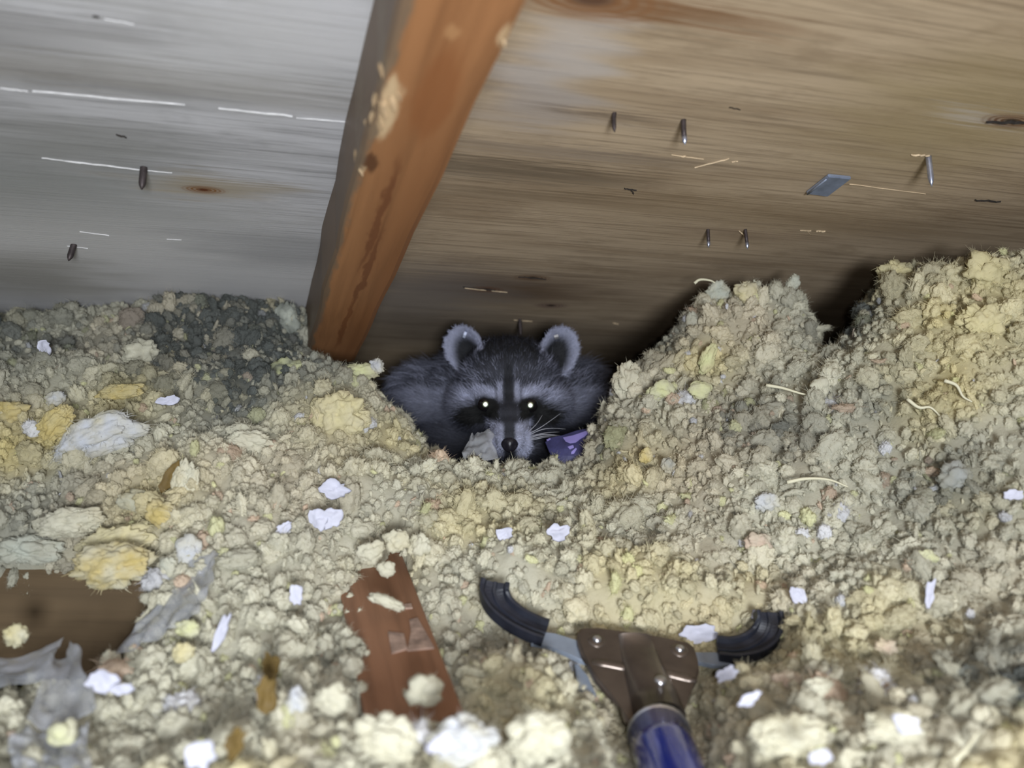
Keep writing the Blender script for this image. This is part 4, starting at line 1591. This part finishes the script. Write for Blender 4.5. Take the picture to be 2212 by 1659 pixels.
def ear_tag(px, py, ang, w, h, mat):
    """Small folded metal clip on the ear rim."""
    c = surf_at(px, py) - CF * 0.0022
    a = CX * math.cos(ang) + CU * math.sin(ang)
    u = -CX * math.sin(ang) + CU * math.cos(ang)
    prof = [(h, 0.0), (h * 0.55, 0.0012), (-h * 0.3, 0.0016), (-h, 0.0010), (-h * 1.15, -0.0006)]
    vs, fs = [], []
    for (y, z) in prof:
        for sx_ in (-1, 1):
            vs.append(c + a * w * sx_ + u * y - CF * z)
    for (y, z) in prof:
        for sx_ in (-1, 1):
            vs.append(c + a * w * sx_ + u * y - CF * (z - 0.0007))
    n = len(prof)
    for k in range(n - 1):
        for o_ in (0, 2 * n):
            fs.append((o_ + 2 * k, o_ + 2 * k + 1, o_ + 2 * k + 3, o_ + 2 * k + 2))
        fs.append((2 * k, 2 * k + 2, 2 * n + 2 * k + 2, 2 * n + 2 * k))
        fs.append((2 * k + 1, 2 * k + 3, 2 * n + 2 * k + 3, 2 * n + 2 * k + 1))
    fs.append((0, 1, 2 * n + 1, 2 * n))
    fs.append((2 * n - 2, 2 * n - 1, 4 * n - 1, 4 * n - 2))
    return rpart('ear_tag', mesh('ear_tag', vs, fs, False), mat, 'small metal clip in the ear rim')


ear_tag(1005, 722, -0.35, 0.0010, 0.0030, M_STEEL)
ear_tag(1201, 727, 0.25, 0.0016, 0.0020, M_SILVER)

# ------------------------------------------------------------------ single tufts that stand out of the loose insulation
LEMON, CREAM, SNOW, AMBER, GOLD = (.78, .79, .44), (.76, .73, .58), (.66, .68, .74), (.50, .33, .07), (.66, .53, .22)
SAGE, ROSE, BUTTER, ASH, LILAC = (.56, .58, .50), (.72, .55, .44), (.76, .68, .40), (.40, .41, .39), (.70, .70, .85)
PAL = dict(lemon=LEMON, cream=CREAM, snow=SNOW, amber=AMBER, gold=GOLD, sage=SAGE, rose=ROSE, butter=BUTTER, ash=ASH, lilac=LILAC)
_seed = [1000]


def tuft(px, py, w, h, tone, label, ang=0.0, lift=0.006, depth=0.7, lobes=34, lob_r=0.42, fuzz=260, near=0.0, bend=0.0, rough=0.2, t=None, name='insulation_tuft', cat='insulation tuft', group=None, sub=5):
    _seed[0] += 1
    sub = 5 if max(w, h) > 110 else 4
    v, f = cauliflower(sub, _seed[0], lobes, (1, 1, 1), fuzz, 0, lob_r, rough, (0.06, 0.28))
    v = np.array(v)
    c = on_terrain(px, py, lift) if t is None else P(px, py, t)
    tt = (c - CAM) @ CF - near
    c = P(px, py, tt)
    ca_, sa_ = math.cos(ang), math.sin(ang)
    ax = CX * ca_ + CU * sa_
    ay = -CX * sa_ + CU * ca_
    rw, rh = w * tt / FPX / 2 / 1.02, h * tt / FPX / 2 / 1.02
    rd = min(rw, rh) * depth
    if bend:
        v[:, 1] = v[:, 1] - bend * (v[:, 0] ** 2 - 0.4)
    q = c + v[:, :1] * rw * ax + v[:, 1:2] * rh * ay - v[:, 2:] * rd * CF
    me = mesh(name, q, f)
    loc = ins_color(q, np.tile(np.array([[0.5, 0.5, 0.5, 0.5]]), (len(q), 1)))
    mixw = np.clip(0.42 + 0.75 * fbm(q, 170, _seed[0], 3) + 0.35 * (np.linalg.norm(v[:, :2], axis=1) - 0.6), 0, 0.9)
    cc = np.array(PAL[tone])[None] * (1 - mixw)[:, None] + loc * mixw[:, None]
    at_ = me.attributes.new('col', 'FLOAT_COLOR', 'POINT')
    at_.data.foreach_set('color', np.c_[cc, np.ones(len(cc))].astype(np.float32).ravel())
    return obj(name, me, None, M_FLUFF_G, label, cat, group)


TUFT_G = 'single tufts on the loose insulation'
for args in (
    (622, 800, 96, 62, 'lemon', 'bright lemon tuft left of the rafter foot', 0.1),
    (778, 800, 106, 46, 'lemon', 'long lemon tuft right of the rafter foot', -0.08),
    (815, 790, 34, 44, 'snow', 'small white tuft pointing up beside the long lemon tuft', 0.6),
    (735, 900, 150, 130, 'butter', 'large butter-yellow wad below the rafter foot', 0.2),
    (620, 690, 70, 90, 'sage', 'pale grey-green tuft against the rafter on the grimy bank', 0.1),
    (300, 760, 100, 70, 'cream', 'cream tuft on top of the yellow patch below the grimy bank', 0.1),
    (120, 915, 120, 70, 'gold', 'golden yellow wad left of the white fluffy wad', 0.75),
    (260, 845, 120, 46, 'gold', 'golden streak of wool above the white fluffy wad', 0.1),
    (25, 890, 90, 60, 'gold', 'golden wad at the far left under the grimy bank', 0.0),
    (120, 860, 54, 40, 'snow', 'small greyish white tuft above the golden wad', 0.2),
    (905, 900, 92, 74, 'sage', 'grey-green tuft before the raccoon cheek', 0.15, 0.004, 0.7, 40, 0.34),
    (985, 935, 70, 90, 'cream', 'cream tuft in front of the raccoon eye, lower half', 0.5, 0.004),
    (1022, 896, 66, 46, 'cream', 'ragged cream tuft covering part of the raccoon eye mask', 0.75, 0.012, 0.6, 50, 0.3, 320, 0.02),
    (1192, 975, 44, 60, 'lemon', 'smooth lemon oval tuft under the raccoon chin', 0.5, 0.004, 0.8, 12, 0.8, 120, 0.0),
    (1165, 992, 46, 44, 'sage', 'grey-green tuft left of the lemon oval tuft', 0.2),
    (1130, 985, 40, 50, 'cream', 'cream tuft under the raccoon nose', 0.9),
    (1075, 985, 60, 50, 'cream', 'cream tuft at the nest rim left of the raccoon nose', -0.4),
    (1360, 830, 90, 130, 'cream', 'tall cream tuft at the nest edge right of the raccoon', 0.2, 0.006, 0.7, 60, 0.3),
    (1550, 632, 66, 62, 'sage', 'grey-green tuft with a curled tail on the ragged mound', 0.2, 0.006, 0.7, 40, 0.34),
    (1613, 632, 62, 60, 'butter', 'yellow tuft beside the curled tuft on the ragged mound', 0.4),
    (1712, 612, 34, 50, 'sage', 'small tuft standing up at the top of the ragged mound', -0.5),
    (1528, 775, 40, 84, 'lemon', 'upright lemon tuft on the flank of the ragged mound', -0.45),
    (1428, 845, 60, 46, 'lemon', 'lemon scrap left of two below the ragged mound', 0.1, 0.008, 0.5, 14, 0.7),
    (1512, 842, 54, 40, 'lemon', 'lemon scrap right of two below the ragged mound', 0.1, 0.008, 0.5, 14, 0.7),
    (1498, 695, 30, 50, 'sage', 'grey-green leaf-like tuft at the edge of the ragged mound', 0.1, 0.008, 0.5, 12, 0.7),
    (1938, 590, 100, 62, 'butter', 'yellow tuft on the crest of the tall mound by the gap', -0.25),
    (2120, 700, 130, 110, 'butter', 'big soft yellow wad on the face of the tall mound', 0.1),
    (2130, 585, 110, 100, 'butter', 'yellow wad near the top of the tall mound', 0.1),
    (1772, 838, 44, 40, 'cream', 'round cream pellet below the dark gap', 0.0, 0.008, 0.8, 10, 0.9, 60),
    (1655, 1085, 66, 50, 'snow', 'white wad in the middle of the bed above the pole tool', 0.2),
    (1640, 1172, 76, 50, 'rose', 'rose tinted tuft below the white wad', 0.0),
    (1700, 1470, 92, 54, 'rose', 'rose tinted tuft right of the pole tool', 0.1),
    (1915, 1398, 60, 40, 'rose', 'small rose tuft right of the rubber-tipped fork', -0.3),
    (1770, 1490, 80, 64, 'cream', 'pale cream lump beside the rose tuft near the pole', 0.0),
    (2005, 1202, 56, 34, 'lemon', 'yellow scrap on the bed right of the rubber-tipped fork', -0.4, 0.008, 0.5),
    (2060, 1030, 90, 80, 'ash', 'ash grey wad on the bed below the tall mound', 0.1),
    (1395, 985, 34, 46, 'gold', 'golden tuft on the slope right of the nest', -0.3),
    (1442, 1005, 36, 40, 'ash', 'dark ash tuft beside the golden tuft on the slope', 0.1),
    (410, 1190, 62, 66, 'snow', 'pale round bud of wool above the clear plastic strip', 0.3, 0.008, 0.8, 14, 0.7, 100),
    (365, 1225, 46, 60, 'sage', 'grey-green tuft between the yellow lump and the plastic strip', 0.2),
    (405, 1360, 62, 52, 'lemon', 'lemon tuft at the lower end of the clear plastic strip', 0.2),
    (395, 1410, 60, 50, 'butter', 'yellow tuft below the lemon tuft by the plastic strip', 0.3),
    (135, 1580, 60, 56, 'lemon', 'lemon lump on the lower plastic sheet', 0.5, 0.010, 0.8, 12, 0.8),
    (20, 1530, 70, 60, 'cream', 'cream tuft at the far left beside the lower plastic sheet', 0.0),
    (35, 1372, 60, 60, 'butter', 'yellow tuft lying against the brown board at far left', 0.0, 0.012),
    (400, 1050, 66, 130, 'cream', 'cream tuft standing at the edge left of the slope', -0.2),
    (540, 950, 120, 56, 'cream', 'long cream tuft on the crest left of the heap', -0.12),
    (300, 1085, 110, 60, 'sage', 'smooth grey-green pad on the hump under the white wad', -0.1),
    (350, 1110, 90, 70, 'gold', 'golden pad at the right end of the hump', -0.3),
    (150, 1130, 180, 80, 'cream', 'wide cream pad on the hump above the brown board', 0.05),
    (915, 1490, 90, 70, 'cream', 'cream lump lying on the lower end of the joist', 0.3, 0.010, 0.8, 12, 0.7),
    (838, 1228, 40, 34, 'cream', 'small cream pellet on the upper end of the joist', 0.0, 0.010, 0.8, 10, 0.8),
    (858, 1168, 70, 60, 'cream', 'cream tuft at the buried upper end of the joist', 0.3, 0.008),
    (800, 1195, 80, 60, 'cream', 'cream tuft left of the buried upper end of the joist', 0.2, 0.006),
    (905, 1180, 60, 70, 'cream', 'cream tuft right of the buried upper end of the joist', -0.2, 0.006),
    (835, 1300, 100, 34, 'cream', 'cream tuft lapping over the left side of the joist', -0.4, 0.012, 0.8),
    (1000, 1600, 180, 130, 'snow', 'big soft white lump before the joist, nearest the viewer', 0.1, 0.012),
    (830, 1595, 170, 120, 'cream', 'whitish lump left of the nearest big white lump', -0.2, 0.012),
    (1160, 1590, 160, 130, 'cream', 'whitish lump between the nearest big white lump and the pole', 0.2, 0.012),
    (720, 1510, 100, 80, 'cream', 'soft cream lump left of the joist foot', 0.1, 0.010),
    (640, 1520, 60, 90, 'snow', 'upright whitish lump right of the amber strip', 0.1, 0.010),
    (1700, 1590, 190, 110, 'cream', 'broad cream lump right of the blue pole at the picture edge', 0.1, 0.008),
    (1930, 1570, 150, 90, 'cream', 'cream lump second from the blue pole along the bottom', -0.1, 0.008),
):
    tuft(*args, group=TUFT_G)
# the white wad arches over the hump; the yellow lump hangs over the board
tuft(212, 945, 225, 96, 'snow', 'big white fluffy wad arching over the hump at left', 0.32, 0.010, 0.8, 26, 0.5, 700, 0.0, 0.35, 0.16, group=TUFT_G)
tuft(240, 1225, 200, 110, 'gold', 'golden yellow lump hanging over the brown board', 0.12, 0.012, 0.9, 30, 0.5, 500, 0.012, 0.0, 0.2, t=0.432, group=TUFT_G)
tuft(255, 1170, 190, 90, 'butter', 'butter-yellow wad on top of the hanging golden lump', 0.15, 0.012, 0.9, 34, 0.45, 400, 0.0, 0.0, 0.2, t=0.440, group=TUFT_G)
tuft(60, 1190, 170, 76, 'sage', 'grey-green wad hanging over the brown board at far left', 0.0, 0.012, 0.9, 34, 0.45, 400, 0.0, 0.0, 0.2, t=0.440, group=TUFT_G)

# scraps: torn flakes of white paper-like facing
M_SCRAP = simple('white_paper_scrap', (0.58, 0.58, 0.68), 0.7, 0, 120, 0.1)
M_AMBER = simple('amber_brown_scrap', (0.15, 0.095, 0.022), 0.7, 0, 90, 0.3)


def scrap(px, py, w, h, label, ang=0.0, mat=None, lift=0.012, near=0.0, t=None, name='paper_scrap', cat='scrap', group='white scraps on the insulation'):
    """Torn, crumpled little sheet with ragged edge and real thickness."""
    _seed[0] += 1
    r = np.random.default_rng(_seed[0])
    c = on_terrain(px, py, lift) if t is None else P(px, py, t)
    tt = (c - CAM) @ CF - near
    c = P(px, py, tt)
    ca_, sa_ = math.cos(ang), math.sin(ang)
    ax = CX * ca_ + CU * sa_
    ay = -CX * sa_ + CU * ca_
    nrm = -CF * 0.8 + np.array([0, 0, 0.5])
    nrm /= np.linalg.norm(nrm)
    S, R = 22, 5
    edge = 1 + 0.32 * np.array([vnoise(np.array([[math.cos(2 * math.pi * j / S) * 2.2, math.sin(2 * math.pi * j / S) * 2.2, _seed[0]]]))[0] for j in range(S)]) + r.uniform(-.12, .12, S)
    rw, rh = w * tt / FPX / 2, h * tt / FPX / 2
    vs, fs = [c + nrm * 0.0005], []
    for i in range(1, R + 1):
        for j in range(S):
            a = 2 * math.pi * j / S
            x, y = math.cos(a) * edge[j] * i / R, math.sin(a) * edge[j] * i / R
            z = 0.35 * vnoise(np.array([[x * 1.6, y * 1.6, _seed[0] * 3.1]]))[0] + 0.15 * vnoise(np.array([[x * 4, y * 4, _seed[0] * 1.7]]))[0]
            vs.append(c + ax * x * rw + ay * y * rh + nrm * z * min(rw, rh))
    top = len(vs)
    vs += [v - nrm * 0.0004 for v in vs]
    for o_ in (0, top):
        for j in range(S):
            fs.append((o_, o_ + 1 + j, o_ + 1 + (j + 1) % S))
            for i in range(R - 1):
                fs.append((o_ + 1 + i * S + j, o_ + 1 + (i + 1) * S + j, o_ + 1 + (i + 1) * S + (j + 1) % S, o_ + 1 + i * S + (j + 1) % S))
    for j in range(S):
        a, b = 1 + (R - 1) * S + j, 1 + (R - 1) * S + (j + 1) % S
        fs.append((a, b, b + top, a + top))
    return obj(name, mesh(name, vs, fs), None, mat or M_SCRAP, label, cat, group)


scrap(725, 1055, 62, 36, 'white scrap highest of the group left of the joist', -0.2)
scrap(715, 1122, 42, 52, 'white scrap right of the pair above the joist', -0.9)
scrap(684, 1120, 36, 52, 'white scrap joined to the pair above the joist, left half', 0.4)
scrap(614, 1140, 44, 26, 'white scrap left of the pair above the joist', 0.5)
scrap(640, 1283, 30, 46, 'upright white scrap left of the joist', 0.1)
scrap(1205, 1150, 44, 34, 'small white scrap between the raccoon and the pole tool', 0.2)
scrap(1090, 1155, 34, 30, 'small whitish scrap above the black fork tip', 0.0)
scrap(1722, 1285, 30, 44, 'white scrap right of the fork, slanting', 0.6)
scrap(2192, 1068, 44, 22, 'white scrap at the right edge of the bed', 0.1)
scrap(1958, 1566, 62, 40, 'white scrap on the cream lumps near the bottom right', -0.4, None, 0.020)
scrap(1775, 1637, 46, 36, 'white heart-shaped scrap at the bottom right of the pole', 0.2, None, 0.020)
scrap(222, 1475, 66, 50, 'white crumpled scrap beside the lower plastic sheet', 0.1, None, 0.016)
scrap(262, 1490, 50, 26, 'thin white scrap right of the crumpled scrap', 0.3, None, 0.014)
scrap(480, 1362, 22, 84, 'narrow white strip right of the plastic strip', -0.45)
scrap(430, 1632, 70, 60, 'white scrap at the bottom left edge', 0.3, None, 0.020)
scrap(955, 1608, 60, 40, 'white scrap on the nearest big white lump', 0.3, None, 0.034)
scrap(1620, 1510, 46, 26, 'white scrap behind the blue pole on the right', 0.5, None, 0.014)
scrap(1508, 1368, 84, 36, 'pale scrap lying behind the bracket on the right', 0.15, None, 0.004, -0.012)
scrap(1570, 1455, 50, 30, 'small pale scrap under the right fork arm', 0.5)
scrap(2010, 1280, 20, 60, 'narrow grey strip standing in the bed at right', -0.2)
scrap(1635, 1330, 22, 34, 'white shred stuck on the right rubber fork tip', 0.4, None, 0.0, 0.0, (toolpt(1642, 1350, .014) - CAM) @ CF)
scrap(365, 866, 46, 22, 'pale lilac shred on the golden streak', 0.1)
scrap(95, 752, 34, 30, 'small lilac shred on the grimy bank', 0.0)
scrap(1172, 962, 16, 10, 'tiny white shred under the raccoon whiskers', 0.0, None, 0.010)
scrap(587, 1440, 40, 60, 'amber brown strip of scorched wool, upper piece', 0.1, M_AMBER, 0.014, 0, None, 'amber_scrap', 'scrap', 'amber scraps')
scrap(575, 1505, 44, 80, 'amber brown strip of scorched wool, lower piece', -0.2, M_AMBER, 0.016, 0, None, 'amber_scrap', 'scrap', 'amber scraps')
scrap(508, 1600, 46, 76, 'amber brown scrap near the bottom left corner', -0.5, M_AMBER, 0.020, 0, None, 'amber_scrap', 'scrap', 'amber scraps')
scrap(372, 1030, 30, 70, 'amber brown shred in the crease behind the slope', -0.6, M_AMBER, 0.012, 0, None, 'amber_scrap', 'scrap', 'amber scraps')

# loose strands
M_STRAND = simple('pale_fibre', (0.72, 0.68, 0.50), 0.8)
for pts, lab in (([(2040, 822), (2066, 832), (2080, 856), (2100, 868)], 'curved pale fibre on the bed below the tall mound'),
                 ([(1500, 612), (1512, 604), (1535, 606), (1552, 616)], 'curled fibre tail sticking out from the ragged mound'),
                 ([(1655, 832), (1690, 838), (1730, 850), (1760, 856)], 'long pale fibre below the ragged mound'),
                 ([(1700, 1042), (1740, 1034), (1790, 1036), (1832, 1052)], 'arched pale fibre above the white wad'),
                 ([(1960, 862), (1985, 880), (2010, 880), (2032, 900)], 'short kinked fibre beside the curved fibre'),
                 ([(2060, 1645), (2085, 1620), (2100, 1600), (2112, 1582)], 'stiff pale fibre at the bottom right corner')):
    P3 = [on_terrain(x, y, 0.010) for x, y in pts]
    tt = np.mean([(p - CAM) @ CF for p in P3])
    P3 = [P(x, y, 0.5 * tt + 0.5 * ((p - CAM) @ CF)) for (x, y), p in zip(pts, P3)]
    obj('fibre_strand', tube('fibre_strand', smooth_path(P3, 14), np.linspace(0.0011, 0.0004, 14), 6), None, M_STRAND, lab, 'fibre', 'loose fibres')

# ------------------------------------------------------------------ clear plastic sheet pieces
m = NT('milky_clear_plastic')
m.base(m.mix(m.noise(m.coord(), 40, 3), (0.50, 0.52, 0.54), (0.62, 0.63, 0.68)))
m.set(Roughness=0.22)
m.b.inputs['Specular IOR Level'].default_value = 0.6
tp = m.n('ShaderNodeBsdfTransparent')
ms = m.n('ShaderNodeMixShader')
ms.inputs[0].default_value = 0.34
m.link(tp.outputs[0], ms.inputs[1])
m.link(m.b.outputs[0], ms.inputs[2])
m.link(ms.outputs[0], m.out.inputs[0])
M_PLASTIC = m.mat


def sheet(quad, label, amp=0.003, nu=26, nv=26, seed=1, curl=0.0):
    """Crumpled film between four (px, py, t) corners: a, b along the top, c, d along the bottom."""
    A, B, C, D = [P(*q) for q in quad]
    nrm = np.cross(B - A, D - A)
    nrm /= np.linalg.norm(nrm)
    if nrm @ CF > 0:
        nrm = -nrm
    vs, fs = [], []
    for j in range(nv):
        for i in range(nu):
            u, v = i / (nu - 1), j / (nv - 1)
            p = A * (1 - u) * (1 - v) + B * u * (1 - v) + C * u * v + D * (1 - u) * v
            k = np.array([[u * 2.2, v * 2.2, seed * 5.3]])
            z = amp * (vnoise(k, 1.0, seed)[0] + 0.9 * (1 - 2 * abs(vnoise(k, 1.9, seed + 1)[0])) + 0.35 * vnoise(k, 5.0, seed + 2)[0])
            z += curl * (u - 0.5) ** 2 * 4
            e = (vnoise(np.array([[u * 4, v * 4, seed]]), 1.0, seed + 4)[0]) * 0.002
            vs.append(p + nrm * z + (B - A) / np.linalg.norm(B - A) * e)
    for j in range(nv - 1):
        for i in range(nu - 1):
            fs.append((j * nu + i, j * nu + i + 1, (j + 1) * nu + i + 1, (j + 1) * nu + i))
    o = obj('plastic_sheet', mesh('plastic_sheet', vs, fs), None, M_PLASTIC, label, 'plastic sheet', 'torn clear plastic')
    md = o.modifiers.new('thickness', 'SOLIDIFY')
    md.thickness = 0.0003
    return o


sheet([(400, 1230, .418), (478, 1186, .412), (440, 1330, .372), (232, 1424, .370)], 'crumpled clear plastic strip running down from the slope to the board', 0.0024, 40, 26, 3)
sheet([(118, 1440, .350), (165, 1405, .360), (212, 1555, .318), (62, 1590, .312)], 'folded grey plastic flap standing at the lower left', 0.0012, 26, 26, 5, 0.006)
sheet([(-60, 1436, .370), (150, 1400, .372), (120, 1470, .352), (-60, 1500, .348)], 'clear plastic flap lying behind the folded grey flap', 0.0012, 26, 20, 7, 0.004)
sheet([(40, 1590, .318), (200, 1570, .318), (190, 1680, .292), (20, 1690, .290)], 'shiny plastic crumple at the bottom left corner', 0.0045, 30, 30, 9)
sheet([(1014, 940, .560), (1060, 930, .566), (1072, 990, .545), (1000, 990, .540)], 'small milky plastic scrap beside the raccoon nose', 0.0018, 20, 20, 11)

# ------------------------------------------------------------------ violet printed scrap beside the chin
M_NAVY = simple('dark_violet_print', (0.045, 0.045, 0.13), 0.55, 0, 120, 0.3)
M_VIOLET = simple('light_violet_print', (0.30, 0.26, 0.62), 0.55, 0, 120, 0.12)
vroot = empty('printed_scrap', tuple(P(1240, 965, .582)), 'dark violet scrap with light violet printed shapes beside the raccoon chin', 'scrap')


def vpt(px, py, w=0.0):
    px = px - 14
    u, v = (px - 1240) / 60.0, (py - 965) / 45.0
    return P(px, py, 0.582 + 0.006 * (u * u + v * v) - 0.010 * v - w)


def vsheet(name, poly, w, mat, th=0.0006):
    bm = bmesh.new()
    vs = [bm.verts.new((x, y, 0)) for x, y in poly]
    bm.faces.new(vs)
    bmesh.ops.triangulate(bm, faces=bm.faces[:])
    for _ in range(2):
        bmesh.ops.subdivide_edges(bm, edges=bm.edges[:], cuts=1, use_grid_fill=True)
    r = bmesh.ops.extrude_face_region(bm, geom=bm.faces[:])
    ext = set(g for g in r['geom'] if isinstance(g, bmesh.types.BMVert))
    for v in bm.verts:
        v.co = Vector(vpt(v.co.x, v.co.y, w + (th if v in ext else 0.0)))
    o = obj(name, bm_mesh(name, bm), None, mat)
    return child(o, vroot)


vsheet('sheet', [(1192, 955), (1205, 945), (1230, 940), (1260, 930), (1300, 922), (1314, 924), (1300, 950), (1280, 985), (1262, 1000), (1235, 1010), (1212, 998), (1200, 975)], 0.0, M_NAVY)
vsheet('printed_shape', [(1230, 945), (1239, 943), (1243, 950), (1250, 948), (1253, 940), (1262, 937), (1268, 940), (1276, 932), (1284, 929), (1284, 936), (1276, 944), (1268, 948), (1258, 956), (1246, 958), (1236, 954)], 0.0007, M_VIOLET)
vsheet('printed_shape', [(1240, 965), (1252, 961), (1254, 967), (1245, 971)], 0.0007, M_VIOLET)
vsheet('printed_shape', [(1248, 976), (1258, 967), (1260, 970), (1254, 980), (1248, 981)], 0.0007, M_VIOLET)
vsheet('printed_shape', [(1194, 950), (1202, 946), (1204, 949), (1197, 953)], 0.0007, M_VIOLET)
